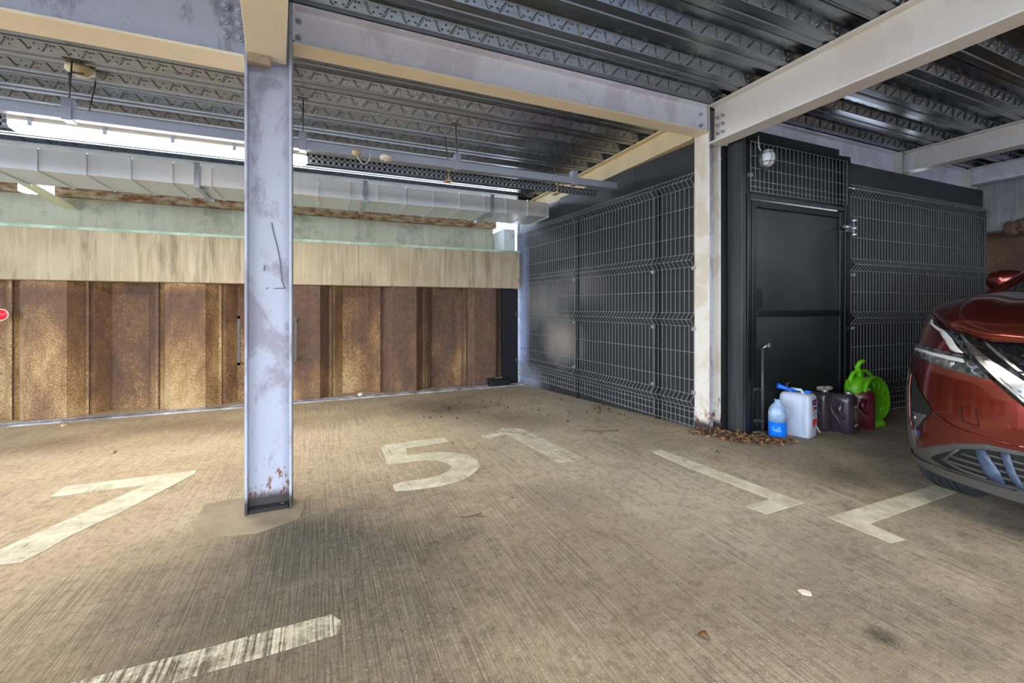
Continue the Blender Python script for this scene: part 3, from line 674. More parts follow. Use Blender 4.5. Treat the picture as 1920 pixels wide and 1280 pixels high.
# ------------------------------------------------------------ things at the back wall
def fr(name,x0,x1,z0,z1,y,label,full=True):
    r_=empty(name,(x0,y,z0)); tag(r_,label,'bracket')
    W=x1-x0;H_=z1-z0
    MB().box(0,.03,0,.03,0,H_).build('upright',M['drkzinc'],r_)
    if full:
        rm_=M['rustbar']; MB().box(0,W,0,.03,H_-.03,H_).build('top_bar',rm_,r_); MB().box(0,W,0,.03,0,.03).build('bottom_bar',rm_,r_); MB().obox((W*.45,.015,.09),(1,0,.8),(.2,.02,.02)).build('diagonal',rm_,r_)
    return r_
M['rustbar']=simple('rust_bar',(120,72,48),.8,0,.2,12,.3)
fr('wall_bracket',-.895,-.45,.41,.99,6.08,'rusty square steel bracket frame on the piles left of the column')
r_=fr('wall_bracket',-.29,-.26,.42,.98,6.02,'dark upright steel bracket bar on the piles right of the column',False)
MB().box(-.03,.03,.03,.13,.5,.53).build('wall_arm',M['drkzinc'],r_); MB().box(-.03,.03,.03,.13,.02,.05).build('wall_arm',M['drkzinc'],r_)
ro=empty('red_reflector',(-2.955,6.16,1.02)); tag(ro,'round red disc fixed to the rusty piles at the left edge','reflector')
redm=simple('red_disc',(232,40,56),.3,0,.02,3,0)
MB().lathe([(0,-.01),(.055,-.01),(.06,0),(.055,.012),(0,.014)],24,Matrix.Rotation(PI/2,4,'X')).build('disc',redm,ro)
MB().lathe([(.052,.012),(.06,.016),(.062,.0)],24,Matrix.Rotation(PI/2,4,'X')).build('rim',M['white_pl'],ro)
bx=empty('bait_box',(2.43,6.10,fz(2.4,6.1)),0); tag(bx,'small black plastic box on the floor in the back corner','box')
q=MB(); q.prism([(-.15,-.09),(.15,-.09),(.17,.0),(.15,.09),(-.15,.09),(-.17,0)],0,.085); q.build('base',M['blackframe'],bx,.01)
q=MB(); q.prism([(-.09,0),(.09,0),(.07,.035),(-.07,.035)],-.17,.17,Matrix.Translation((0,0,.085))@Matrix.Rotation(PI/2,4,'Z')@Matrix.Rotation(PI/2,4,'X')); q.build('lid',M['blackframe'],bx,.006)
MB().box(-.05,.06,-.03,.03,.121,.123).build('sticker',M['cream_pl'],bx)
cu=empty('plastic_cup',(.46,6.06,fz(.46,6.06)+.028),.5); tag(cu,'small white cup lying on its side by the piles','cup')
MB().lathe([(.022,0),(.028,.06),(.026,.06),(.02,.004)],16,Matrix.Rotation(PI/2,4,'Y')).build('cup_body',M['white_pl'],cu)

# ------------------------------------------------------------ containers by the door
def rrect(w_,d_,r,n=4):
    out=[]
    for cx,cy,a0 in ((w_/2-r,d_/2-r,0),(-w_/2+r,d_/2-r,PI/2),(-w_/2+r,-d_/2+r,PI),(w_/2-r,-d_/2+r,1.5*PI)):
        for k in range(n+1): a=a0+PI/2*k/n; out.append((cx+r*math.cos(a),cy+r*math.sin(a)))
    return out
def loft(secs,mat,name,parent,sub=0):
    """secs: list of (z, w, d, r, ox, oy)"""
    mb=MB(); vs=[]; n=None
    for z,w_,d_,r,ox,oy in secs:
        pp=rrect(w_,d_,min(r,w_/2-.001,d_/2-.001)); n=len(pp); vs+=[(x+ox,y+oy,z) for x,y in pp]
    fs=[tuple(range(n))[::-1]]
    for i in range(len(secs)-1):
        for k in range(n): fs.append((i*n+k,i*n+(k+1)%n,(i+1)*n+(k+1)%n,(i+1)*n+k))
    fs.append(tuple(range((len(secs)-1)*n,len(secs)*n)))
    mb.add(vs,fs,True); o=mb.build(name,mat,parent); m=o.modifiers.new('e','EDGE_SPLIT'); m.split_angle=math.radians(50); return o
cleargl,nt_,b_=newmat('clear_plastic'); b_.inputs['Base Color'].default_value=(.62,.72,.86,1); b_.inputs['Roughness'].default_value=.18; b_.inputs['Transmission Weight'].default_value=.55; b_.inputs['IOR'].default_value=1.2
bluem=simple('blue_liquid',(20,120,236),.15,0,.05,3,0); 
hdpe=simple('translucent_hdpe',(196,208,228),.4,0,.05,4,0); hdpe.node_tree.nodes['Principled BSDF'].inputs['Subsurface Weight'].default_value=.2
bluepl=simple('blue_spout',(20,110,235),.4,0,.03,4,0)
purple=simple('dark_purple_can',(62,54,66),.28,0,.08,4,0,coat=.3); maroon=simple('maroon_can',(98,24,38),.3,0,.08,4,0,coat=.3)
greenm=simple('bright_green_plastic',(112,200,28),.4,0,.06,4,0)
silver=simple('silver_cap',(196,198,202),.3,.7,.05,4,0)
redl=simple('red_print',(206,66,52),.5,0,.02,4,0); navy=simple('navy_print',(22,36,110),.5,0,.02,4,0); greyl=simple('grey_label',(150,140,132),.6,0,.1,60,0,c2=(96,88,84)); blackl=simple('black_label',(20,18,18),.5,0,.02,4,0); gold=simple('gold_print',(168,124,40),.4,.3,.1,4,0); whl=simple('white_print',(225,225,225),.5,0,.02,4,0)
ZB=.058
# jug
jx=3.375;jy=2.415
j=empty('screenwash_jug',(jx,jy,fz(jx,jy))); tag(j,'clear round-shouldered jug half full of blue liquid beside the door bolt','bottle')
MB().lathe([(0,0),(.058,0),(.066,.008),(.067,.13),(.0,.13)],28).build('liquid',bluem,j)
MB().lathe([(.067,.131),(.067,.20),(.06,.235),(.04,.265),(.022,.282),(.022,.298),(.026,.30),(.026,.306),(.0,.306)],28).build('bottle_shell',hdpe if False else simple('pale_blue_shell',(168,196,226),.2,0,.1,14,.3,c2=(120,150,190)),j)
MB().tube([(.045,-.035,.24),(.062,-.045,.20),(.062,-.04,.16)],.007,8).build('handle',hdpe,j)
# white jerrycan
cx_,cy_=3.60,2.40
j=empty('jerrycan',(cx_,cy_,fz(cx_,cy_)),math.radians(12)); tag(j,'white translucent jerrycan with blue spout and printed label','canister')
loft([(0,.15,.20,.03,0,0),(.012,.17,.225,.04,0,0),(.14,.178,.24,.04,0,0),(.2,.168,.235,.04,0,0),(.28,.178,.24,.04,0,0),(.325,.17,.23,.04,0,0),(.345,.14,.20,.035,0,0),(.35,.11,.17,.03,0,0)],hdpe,'body',j)
for yy in (-.07,-.085): 
    MB().tube([(-.082,yy,.03),(-.091,yy,.14),(-.088,yy,.2),(-.091,yy,.28),(-.08,yy,.33)],.0045,6).build('moulded_rib',hdpe,j)
MB().tube([(-.02,.05,.345),(-.02,.04,.375),(-.02,-.03,.375),(-.02,-.05,.345)],.012,8).build('handle',hdpe,j)
MB().lathe([(.026,0),(.028,.02),(.024,.022),(0,.022)],16,Matrix.Translation((.02,-.06,.348))).build('cap',bluepl,j)
MB().tube([(-.02,.0,.362),(-.06,.05,.375),(-.11,.11,.40)],[.010,.013,.022],10).build('spout',bluepl,j)
MB().tube([(-.0,.07,.36),(.02,.10,.40),(.03,.07,.42)],.018,8).build('drain_cap',blackl,j)
def lab(parent,x,y,z,w_,h,mat,axis='y',name='label_print'):
    q=MB()
    if axis=='y': q.box(x-w_/2,x+w_/2,y-.0012,y,z-h/2,z+h/2)
    else: q.box(x-.0012,x,y-w_/2,y+w_/2,z-h/2,z+h/2)
    return q.build(name,mat,parent)
lab(j,.0,-.1195,.285,.075,.045,navy); q=MB().lathe([(0,0),(.024,0),(.024,.001),(0,.001)],16,Matrix.Translation((.006,-.1208,.283))@Matrix.Rotation(PI/2,4,'X'),1,.7); q.build('label_oval',redl,j)
lab(j,-.015,-.1205,.235,.03,.035,redl); q=MB().lathe([(0,0),(.015,0),(.015,.001),(0,.001)],12,Matrix.Translation((.022,-.1195,.238))@Matrix.Rotation(PI/2,4,'X')); q.build('label_oval',navy,j)
lab(j,.003,-.1205,.135,.08,.04,redl); lab(j,-.015,-.1205,.105,.035,.025,redl); lab(j,.0,-.121,.08,.008,.012,navy); lab(j,-.002,-.1205,.19,.006,.035,navy)
MB().tube([(.085,-.09,.10),(.09,-.125,.03)],.005,6).build('breather_tube',M['white_pl'],j)
def oilcan(x,y,rz,mat,label,withlabel=True,h=.32):
    j=empty('oil_canister',(x,y,fz(x,y)),rz); tag(j,label,'canister')
    loft([(0,.17,.13,.045,0,0),(.012,.185,.145,.05,0,0),(.10,.187,.147,.05,0,0),(h-.06,.187,.147,.05,0,0),(h-.02,.18,.14,.045,0,0),(h,.15,.11,.04,0,0)],mat,'body',j)
    # sculpted grip ridge on the broad face
    q=MB(); pts=[(-.055,-.074,h-.03),(-.055,-.077,.19),(-.035,-.078,.15),(.0,-.078,.10),(.03,-.076,.01)]
    q.tube(pts,[.006,.009,.009,.008,.004],8); q.build('moulded_ridge',mat,j)
    q=MB(); q.tube([(.02,-.062,h-.06),(.0,-.064,.19),(.03,-.062,.14),(.055,-.058,.11)],[.026,.03,.024,.01],12); q.build('hand_grip',mat,j)
    MB().lathe([(.026,0),(.026,.022),(.022,.026),(0,.026)],18,Matrix.Translation((.045,0,h-.003))).build('cap',silver,j)
    if withlabel:
        lab(j,.0945,.01,.165,.08,.10,greyl,'x'); lab(j,.095,.01,.225,.06,.012,whl,'x'); lab(j,.0945,.01,.085,.085,.045,blackl,'x'); lab(j,.0955,.015,.098,.045,.022,gold,'x'); lab(j,.0955,-.015,.07,.014,.016,whl,'x');lab(j,.0955,.01,.07,.014,.016,whl,'x');lab(j,.0955,.035,.07,.01,.016,whl,'x')
    return j
oilcan(3.95,2.45,math.radians(-84),purple,'dark purple canister tucked behind the white jerrycan',False)
j=oilcan(4.05,2.32,math.radians(-80),purple,'dark purple canister with a grey back label, in front of the others')
j2=empty('funnel',(4.02,2.42,.33+fz(4,2.4))); 
MB().lathe([(.0,.0),(.035,.005),(.045,.02),(.03,.035),(.0,.04)],9,None,1.2,.8).build('bowl',simple('grey_plastic',(150,152,150),.5),j2); MB().tube([(-.1,.02,.02),(-.03,.01,.02)],[.016,.024],9).build('stem',simple('grey_plastic_b',(160,162,160),.5),j2)
tag(j2,'grey plastic funnel resting on the purple canisters','funnel')
oilcan(4.35,2.34,math.radians(-58),maroon,'maroon canister standing against the green can')
# green round container
g=empty('green_drum_can',(4.49,2.36,fz(4.5,2.36)),0); tag(g,'bright green round plastic can lying on edge, ribbed face and spout','canister')
nd=Vector((.02,-1,.10)).normalized(); q_=nd.to_track_quat('Z','Y').to_matrix().to_4x4()
GM=Matrix.Translation((.0,-.06,.25))@q_
MB().lathe([(0,-.14),(.13,-.14),(.15,-.12),(.155,-.045),(.185,-.03),(.192,-.01),(.192,.01),(.185,.02),(.172,.022),(.165,.012),(0,.010)],44,GM).build('drum',greenm,g)
for k in range(8):
    a=2*PI*k/8+.3; c=Vector((math.cos(a),math.sin(a),0)); q=MB()
    q.tube([tuple(GM@(c*.08+Vector((0,0,.010)))),tuple(GM@(c*.145+Vector((0,0,.012))))],.006,6); q.build('face_rib',greenm,g)
loft([(0,.20,.10,.02,.02,-.03),(.02,.21,.11,.03,.02,-.03),(.06,.15,.09,.03,.02,-.03)],greenm,'foot',g)
loft([(.05,.22,.13,.05,-.07,.02),(.09,.28,.15,.06,-.09,.02),(.34,.28,.15,.06,-.09,.02),(.40,.25,.13,.05,-.09,.02),(.43,.14,.09,.04,-.09,.02)],greenm,'tank_body',g)
q=MB(); q.tube([(-.21,.02,.36),(-.225,.02,.42),(-.19,.02,.465),(-.11,.02,.485),(-.0,.02,.475),(.07,.02,.44),(.09,.01,.39)],.017,10); q.build('carry_handle',greenm,g)
q=MB(); q.tube([(-.09,.02,.40),(-.10,.02,.47),(-.125,.02,.52),(-.12,.005,.555),(-.085,-.01,.575)],[.034,.024,.019,.018,.020],10); q.build('spout',greenm,g)
q=MB(); q.box(-.235,-.228,-.03,.06,.20,.27); q.build('moulded_mark',greenm,g,.002)

# ------------------------------------------------------------ leaves and litter
def leaf_mesh(L=.032,cur=.009):
    mb=MB(); n=5; vs=[]
    for i in range(n+1):
        t=i/n; w_=.36*L*math.sin(PI*min(1,t*.95+.05))**.8; z=cur*math.sin(PI*t)+.003
        vs+=[(t*L-L/2,-w_,z+cur*.6),(t*L-L/2,0,z),(t*L-L/2,w_,z+cur*.5)]
    fs=[]
    for i in range(n):
        for k in range(2): fs.append((3*i+k,3*i+k+1,3*i+k+4,3*i+k+3))
    mb.add(vs,fs,True); mb.tube([(-L/2,0,.003),(-L*.75,0,.006)],.001,4)
    return mb
lp=[(-1.465,4.39),(.974,3.45),(1.391,3.396),(2.504,3.853),(2.397,3.506),(2.705,3.425),(2.63,4.6),(2.72,5.2),(1.346,5.186),(2.046,4.033),(2.79,3.20),(1.164,1.089),(2.625,2.336),(2.52,2.25),(2.2,4.3),(1.9,4.6),(1.0,5.5),(2.0,5.6),(1.7,5.9),(2.81,3.05),(.25,6.0),(2.75,4.0),(2.4,5.5),(2.15,3.1)]
LFL=['orange leaf far left beyond the painted 7','dry leaf just above the painted 5','dry leaf on the painted 1','brown leaf near the long twig by the mesh wall','brown leaf between the mesh wall and the long twig','dry leaf by the mesh wall level with the long twig','dry leaf beside the dark side wall, half way along','dry leaf by the side wall near its far corner','brown leaf in the dirt patch before the drain','dry leaf between the dirt patch and the mesh wall','leaf by the kick panel close to the corner column','small dark leaf alone on the open foreground floor','leaf beside the start of the long bay line','leaf just beyond the start of the long bay line','brown leaf right of the dirt patch','dark leaf at the edge of the dirt patch','dry leaf close to the drain, left of the dirt patch','dry leaf close to the drain, right of the dirt patch','dark leaf lying against the drainage channel','leaf at the very foot of the mesh wall by the corner column','leaf against the rusty piles beside the white cup','dry leaf at the foot of the middle mesh panel','brown leaf near the far end of the side wall','leaf lying between the painted 1 and the long twig']
l0=None
for i,(x,y) in enumerate(lp):
    if l0 is None:
        l0=leaf_mesh().build('dry_leaf',M['leaf']); o=l0; s_=o.modifiers.new('t','SOLIDIFY'); s_.thickness=.0012
        l1=leaf_mesh(.026,.012).build('dry_leaf',M['leaf2']); C.objects.unlink(l1); s_=l1.modifiers.new('t','SOLIDIFY'); s_.thickness=.0012
    else: o=(l0 if i%3 else l1).copy(); C.objects.link(o)
    o.location=(x,y,fz(x,y)+.001); o.rotation_euler=(0,0,random.random()*6); s=random.uniform(.8,1.3); o.scale=(s,s,s)
    tag(o,LFL[i],'leaf','scattered dry leaves on the floor','thing')
# leaf pile
def litter(name,cs,n,mat,label):
    mb=MB()
    for i in range(n):
        a,b__,c_,sp=random.choice(cs); x=random.gauss(a,sp); y=random.gauss(b__,sp*.6); L=random.uniform(.02,.05)
        Mx=Matrix.Translation((x,y,fz(x,y)+random.uniform(.003,.03)*c_))@Matrix.Rotation(random.random()*6.3,4,'Z')@Matrix.Rotation(random.uniform(-.7,.7),4,'X')@Matrix.Rotation(random.uniform(-.6,.6),4,'Y')
        w_=L*random.uniform(.25,.45); q=.01
        vs=[Mx@Vector(v) for v in ((-L/2,0,0),(0,-w_,q),(L/2,0,0),(0,w_,q),(0,0,-.002))]
        mb.add(vs,[(0,1,4),(1,2,4),(2,3,4),(3,0,4)])
    o=mb.build(name,mat); m=o.modifiers.new('t','SOLIDIFY'); m.thickness=.0015; tag(o,label,'leaves',None,'stuff'); return o
CS=[(2.97,2.60,1,.06),(3.02,2.50,1,.07),(3.08,2.42,1,.07),(3.2,2.36,1,.06),(3.3,2.33,.6,.05),(2.90,2.72,1,.05)]
litter('leaf_litter',CS,240,M['leaf'],'heap of dry orange brown leaves at the foot of the corner column')
litter('leaf_litter',CS+[(1.4,4.75,.3,.35),(2.7,3.9,.3,.25)],230,M['leaf2'],'darker broken leaves and twigs mixed through the leaf heap')
def pebble(x,y,s,mat,lab_,sq=.4,name='stone'):
    bm=bmesh.new(); bmesh.ops.create_icosphere(bm,subdivisions=2,radius=s)
    for v in bm.verts:
        v.co*=1+.35*noise.noise(v.co*(2/s)+Vector((x*9,y*7,0))); v.co.z*=sq
    me=bpy.data.meshes.new(name); bm.to_mesh(me); bm.free(); me.materials.append(mat)
    o=bpy.data.objects.new(name,me); C.objects.link(o); o.location=(x,y,fz(x,y)+s*sq*.6); tag(o,lab_,'stone'); return o
pebble(3.02,2.56,.045,M['stone'],'flat grey stone in the leaf heap at the corner column',.3)
pebble(-.19,2.735,.022,M['stone'],'grey stone lying inside the foot of the lone column',.7)
pebble(-.24,2.72,.010,M['stone'],'tiny pebble inside the foot of the lone column',.7)
pebble(-2.30,5.72,.025,M['cream_pl'],'small pale stone beside the drainage channel at left',.5)
pebble(1.704,1.108,.022,M['white_pl'],'crumpled scrap of white paper on the open floor',.15,'paper_scrap')['category']='paper'
pebble(1.0,2.30,.006,M['leaf2'],'tiny dark twig crumb on the floor',.5)
q=MB(); q.tube([(.66,2.20,.016),(.72,2.18,.019),(.78,2.20,.016)],.0025,5); q.tube([(.74,2.19,.014),(.78,2.16,.012)],.002,5); o=q.build('twig',M['leaf2']); tag(o,'thin forked dark twig on the bare floor','twig')
q=MB(); q.tube([(2.10,3.28,.026),(2.2,3.2,.032),(2.36,3.13,.037)],.003,5); o=q.build('twig',M['leaf2']); tag(o,'long straight dark twig near the mesh wall','twig')

# ------------------------------------------------------------ car
PLAN=[(0,0),(.005,.2),(.03,.4),(.075,.55),(.14,.68),(.22,.77),(.32,.84),(.45,.885),(.65,.905),(1.2,.915),(2.5,.918),(3.6,.90),(4.0,.86),(4.25,.75),(4.38,.5),(4.42,.2),(4.425,0)]
def _dense():
    pts=[]
    n=len(PLAN)
    for i in range(n-1):
        p0=PLAN[i-1] if i>0 else (PLAN[1][0],-PLAN[1][1])
        p1,p2=PLAN[i],PLAN[i+1]
        p3=PLAN[i+2] if i+2<n else (PLAN[-2][0],-PLAN[-2][1])
        for k in range(8):
            t=k/8
            f=lambda a,b,c,d:.5*((2*b)+(-a+c)*t+(2*a-5*b+4*c-d)*t*t+(-a+3*b-3*c+d)*t**3)
            pts.append((f(p0[0],p1[0],p2[0],p3[0]),f(p0[1],p1[1],p2[1],p3[1])))
    pts.append(PLAN[-1])
    L=[0]
    for i in range(1,len(pts)): L.append(L[-1]+math.dist(pts[i],pts[i-1]))
    return pts,L
PTS,LEN=_dense()
def plan(p):
    s=-1 if p<0 else 1; p=min(abs(p),LEN[-1]-1e-6)
    import bisect
    i=bisect.bisect_right(LEN,p)-1
    t=(p-LEN[i])/(LEN[i+1]-LEN[i])
    a=PTS[i][0]*(1-t)+PTS[i+1][0]*t; b=PTS[i][1]*(1-t)+PTS[i+1][1]*t
    dx=PTS[i+1][0]-PTS[i][0]; dy=PTS[i+1][1]-PTS[i][1]; l=math.hypot(dx,dy)
    return a,s*b,(-dy/l,s*dx/l)   # outward normal (a,b): at front (-1,0), at side (0,1)
def lerp(tab,x):
    if x<=tab[0][0]: return tab[0][1]
    for (x0,y0),(x1,y1) in zip(tab,tab[1:]):
        if x<=x1: return y0+(y1-y0)*(x-x0)/(x1-x0)
    return tab[-1][1]
INS=[(.1,.05),(.2,.03),(.27,.01),(.36,.0),(.5,.0),(.6,.005),(.7,.018),(.8,.04),(.88,.075),(.95,.11),(1.05,.17)]
INSS=[(.15,.06),(.3,.02),(.45,.01),(.6,.0),(.8,.005),(.95,.03),(1.05,.06)]
def belt(p,z):
    a,b,(na,nb)=plan(p)
    w=min(1,max(0,(abs(p)-.75)/.6)) ; 
    if abs(p)>4.6: w=1
    d=lerp(INS,z)*(1-w)+lerp(INSS,z)*w
    return a-na*d,b-nb*d,z
TOP=[(0,.868),(.3,.885),(.48,.893),(.6,.92),(.73,.94),(.9,.994),(1.0,1.015),(1.3,1.03),(1.9,1.05),(4.6,1.08),(6,1.0)]
def top(p): return lerp(TOP,abs(p))
X0,YC,Z0=2.85,.625,.05
car=empty('car',(X0,YC,Z0)); tag(car,'metallic copper red crossover car parked nose out at the right edge','car')
def carpaint():
    m,nt,b=newmat('copper_red_paint'); pos=coords(nt)
    b.inputs['Base Color'].default_value=(.23,.033,.022,1); b.inputs['Metallic'].default_value=.9; b.inputs['Roughness'].default_value=.2
    b.inputs['Coat Weight'].default_value=1; b.inputs['Coat Roughness'].default_value=.03; return m
M['car']=carpaint()
M['trim']=simple('grey_plastic_trim',(74,72,70),.5,0,.05,30,.1)
M['gloss']=simple('gloss_black',(10,11,13),.08,0,.05,3,0,coat=1)
M['chrome']=simple('satin_chrome',(206,204,200),.16,1,.02,3,0)
M['glass']=simple('dark_glass',(14,16,20),.04,0,.02,3,0,coat=1)
M['lens']=simple('headlamp_lens',(86,88,88),.06,.2,.3,30,0,coat=1,c2=(30,32,34))
M['cell']=simple('faceted_reflector',(196,198,200),.1,.9,.4,40,.6,coat=1,c2=(60,62,64))
M['drl']=simple('daylight_strip',(196,198,196),.15,.1,.06,12,0,coat=1)
M['tyre']=simple('tyre_rubber',(52,56,62),.75,0,.1,20,.2)
M['alloy']=simple('alloy_wheel',(150,152,156),.3,.9,.05,5,0)
M['bluegrey']=simple('bluegrey_plastic',(58,74,96),.35,0,.05,5,0)
def grid(fn,us,vs_,name,mat,parent=car,skip=None,thick=.0,smooth=True):
    mb=MB(); n=len(vs_); vs=[fn(u,v) for u in us for v in vs_]; fs=[]
    for i in range(len(us)-1):
        for j in range(n-1):
            if skip and skip((us[i]+us[i+1])/2,(vs_[j]+vs_[j+1])/2): continue
            fs.append((i*n+j,(i+1)*n+j,(i+1)*n+j+1,i*n+j+1))
    mb.add(vs,fs,smooth); o=mb.build(name,mat,parent)
    if thick: m=o.modifiers.new('t','SOLIDIFY'); m.thickness=thick; m.offset=0
    return o
lin=lambda a,b,n:[a+(b-a)*i/n for i in range(n+1)]
ZF0=.175; WA=.66; WB_=3.42; WR_=.352
def bf(p,s):
    tz=top(p); z=ZF0+(tz-ZF0)*s; return belt(p,z)
us=sorted(set(lin(-6.2,-1.9,110)+lin(-1.9,1.9,170)+lin(1.9,6.2,110)))
def skipw(p,s):
    a,b,z=bf(p,s)
    if abs(b)<.6: return False
    return math.hypot(a-WA,z-.31)<.40 or math.hypot(a-WB_,z-.31)<.40
grid(bf,us,lin(0,1,38),'body_side',M['car'],skip=skipw)
# bonnet
def hood(s,t):
    L=lambda p:Vector(belt(p,top(p)))
    F_=L(t*1.0); R_=L(1.0+.72*s); Lf=L(-1.0-.72*s)
    r1=L(1.72); bR=r1.y; Cw=lambda t:Vector((r1.x-.16*(1-t*t),t*bR,r1.z+.10*(1-t**4)))
    T=(t+1)/2
    P=(1-s)*F_+s*Cw(t)+(1-T)*Lf+T*R_-((1-s)*((1-T)*L(-1)+T*L(1))+s*((1-T)*Cw(-1)+T*Cw(1)))
    k=abs(t)
    z=.10*math.sin(PI*min(1,s)**.62)*(1-k**5)
    rid=.016*math.exp(-((k-.62)/.09)**2)*min(1,s*4)
    P.z+=z+rid; return tuple(P)
grid(hood,lin(0,1,30),lin(-1,1,48),'bonnet',M['car'],thick=.003)
def patch(poly,off,mat,name,thick=.004,sides=(1,-1),sub=.06,parent=car,label=None):
    for sg in sides:
        bm=bmesh.new(); bm.faces.new([bm.verts.new((p*sg,z,0)) for p,z in poly])
        bmesh.ops.triangulate(bm,faces=bm.faces[:],ngon_method='EAR_CLIP')
        for it in range(5):
            ed=[e for e in bm.edges if e.calc_length()>sub]
            if not ed: break
            bmesh.ops.subdivide_edges(bm,edges=ed,cuts=1); bmesh.ops.triangulate(bm,faces=[f for f in bm.faces if len(f.verts)>3])
        for v in bm.verts:
            p,z=v.co.x,v.co.y; a,b,zz=belt(p,z); _,_,(na,nb)=plan(p); v.co=(a+na*off,b+nb*off,zz)
        bm.normal_update()
        for f in bm.faces:
            c=f.calc_center_median(); out=Vector((c.x-2.2,c.y*2,0))
            if f.normal.dot(out)<0: f.normal_flip()
            f.smooth=True
        me=bpy.data.meshes.new(name); bm.to_mesh(me); bm.free(); me.materials.append(mat)
        o=bpy.data.objects.new(name,me); C.objects.link(o); o.parent=parent
        if label: o['label']=label
        s=o.modifiers.new('t','SOLIDIFY'); s.thickness=thick; s.offset=-1
patch([(0,.866),(.308,.884),(.414,.882),(.477,.893),(.602,.921),(.728,.938),(.86,.985),(.905,.985),(.90,.955),(.84,.938),(.788,.937),(.698,.918),(.622,.882),(.528,.812),(.426,.732),(.383,.70),(.275,.606),(.16,.52),(0,.49)],.004,M['gloss'],'grille_mask',label='gloss black mask')
patch([(1.045,.85),(.94,.842),(.80,.835),(.70,.825),(.622,.816),(.523,.809),(.478,.783),(.426,.738),(.383,.705),(.449,.712),(.546,.727),(.672,.745),(.784,.765),(.893,.782),(1.0,.80),(1.06,.83)],.006,M['lens'],'headlamp',sub=.04)
patch([(.90,.818),(.8,.812),(.7,.806),(.6,.799),(.52,.79),(.51,.772),(.56,.780),(.62,.786),(.7,.793),(.8,.799),(.9,.806)],.009,M['drl'],'reflector',sub=.04)
patch([(.86,.812),(.80,.80),(.72,.792),(.64,.785),(.56,.775),(.56,.745),(.64,.752),(.72,.762),(.80,.775)],.009,M['cell'],'reflector_cell',sub=.03)
patch([(.886,.982),(.90,.975),(.89,.958),(.841,.946),(.726,.913),(.654,.873),(.60,.829),(.569,.819),(.528,.819),(.575,.85),(.622,.888),(.66,.908),(.698,.924),(.788,.943),(.85,.962)],.009,M['drl'],'daylight_strip',sub=.04)
patch([(.598,.919),(.582,.914),(.478,.826),(.442,.796),(.361,.723),(.277,.643),(.16,.560),(0,.540),(0,.522),(.165,.542),(.276,.629),(.37,.722),(.452,.795),(.514,.847)],.008,M['chrome'],'chrome_strip',sub=.04,thick=.01)
patch([(.466,.888),(.450,.886),(.36,.822),(.285,.757),(.20,.69),(.195,.675),(.281,.742),(.36,.806)],.008,M['chrome'],'chrome_strip',sub=.04,thick=.008)
for k in range(7):
    z=.60+.038*k; pm=.02+ (.30 if z>.75 else .15+(z-.6)*.9)
    patch([(0,z),(min(pm,.3),z),(min(pm,.3),z+.008),(0,z+.008)],.010,M['bluegrey'],'grille_bar',sub=.08)
TR=[(0,.40),(.272,.408),(.4,.405),(.534,.366),(.718,.285),(.80,.262),(.93,.235),(1.1,.22)]
patch(TR+[(1.1,.18),(.9,.18),(0,.18)],.006,M['trim'],'lower_bumper_trim',sub=.06)
patch([(0,.17),(.9,.17),(1.05,.18),(1.05,.205),(.9,.205),(.6,.212),(.3,.22),(0,.22)],.018,M['trim'],'lower_lip',sub=.06,thick=.02)
patch([(0,.386),(.272,.39),(.40,.378),(.50,.348),(.60,.29),(.677,.245),(.59,.225),(.49,.228),(.39,.236),(.287,.24),(0,.24)],.010,M['dark'],'lower_grille',sub=.06)
for z,pm in ((.262,.6),(.292,.56),(.322,.50),(.352,.44)):
    patch([(0,z),(pm,z),(pm-.01,z+.010),(0,z+.010)],.018,M['trim'],'grille_slat',sub=.08,thick=.01)
patch([(.395,.378),(.43,.37),(.405,.27),(.372,.238),(.33,.238),(.345,.29)],.026,M['bluegrey'],'grille_fin',sub=.06,thick=.012)
patch([(.31,.385),(.34,.385),(.318,.29),(.29,.238),(.262,.238),(.29,.30)],.024,M['bluegrey'],'grille_fin',sub=.06,thick=.012)
patch([(.50,.345),(.515,.345),(.60,.262),(.50,.235),(.40,.235),(.40,.245),(.49,.247),(.58,.264)],.016,M['trim'],'grille_trim',sub=.06)
patch([(.845,.69),(.83,.64),(.649,.505),(.676,.467),(.759,.371),(.80,.40),(.815,.50),(.84,.60)],.004,M['dark'],'air_curtain',sub=.05,label='dark side vent')
patch([(.805,.466),(.684,.471),(.757,.381),(.79,.41)],.008,M['trim'],'fog_panel',sub=.05)
patch([(.775+.018*math.cos(a),.437+.018*math.sin(a)) for a in [PI/5*k for k in range(10)]],.012,M['chrome'],'parking_sensor',sub=.05)
patch([(.846,.70),(.857,.69),(.853,.55),(.835,.40),(.80,.36),(.79,.37),(.82,.41),(.838,.55)],.012,M['car'],'vent_edge',sub=.05)
# creases on the bumper
patch([(.645,.50),(.64,.49),(.55,.44),(.4,.425),(.25,.425),(.25,.433),(.4,.434),(.54,.452)],.007,M['car'],'bumper_crease',sub=.05)
cp=[(.509,.559),(.447,.562),(.43,.479),(.497,.488)]
# gap outline of tow cover
for (a,b_) in zip(cp,cp[1:]+cp[:1]):
    dx,dz=b_[0]-a[0],b_[1]-a[1]; l=math.hypot(dx,dz); nx,nz=-dz/l*.0012,dx/l*.0012
    patch([(a[0]-nx,a[1]-nz),(b_[0]-nx,b_[1]-nz),(b_[0]+nx,b_[1]+nz),(a[0]+nx,a[1]+nz)],.0045,M['dark'],'cover_gap',sides=(1,),thick=.001)
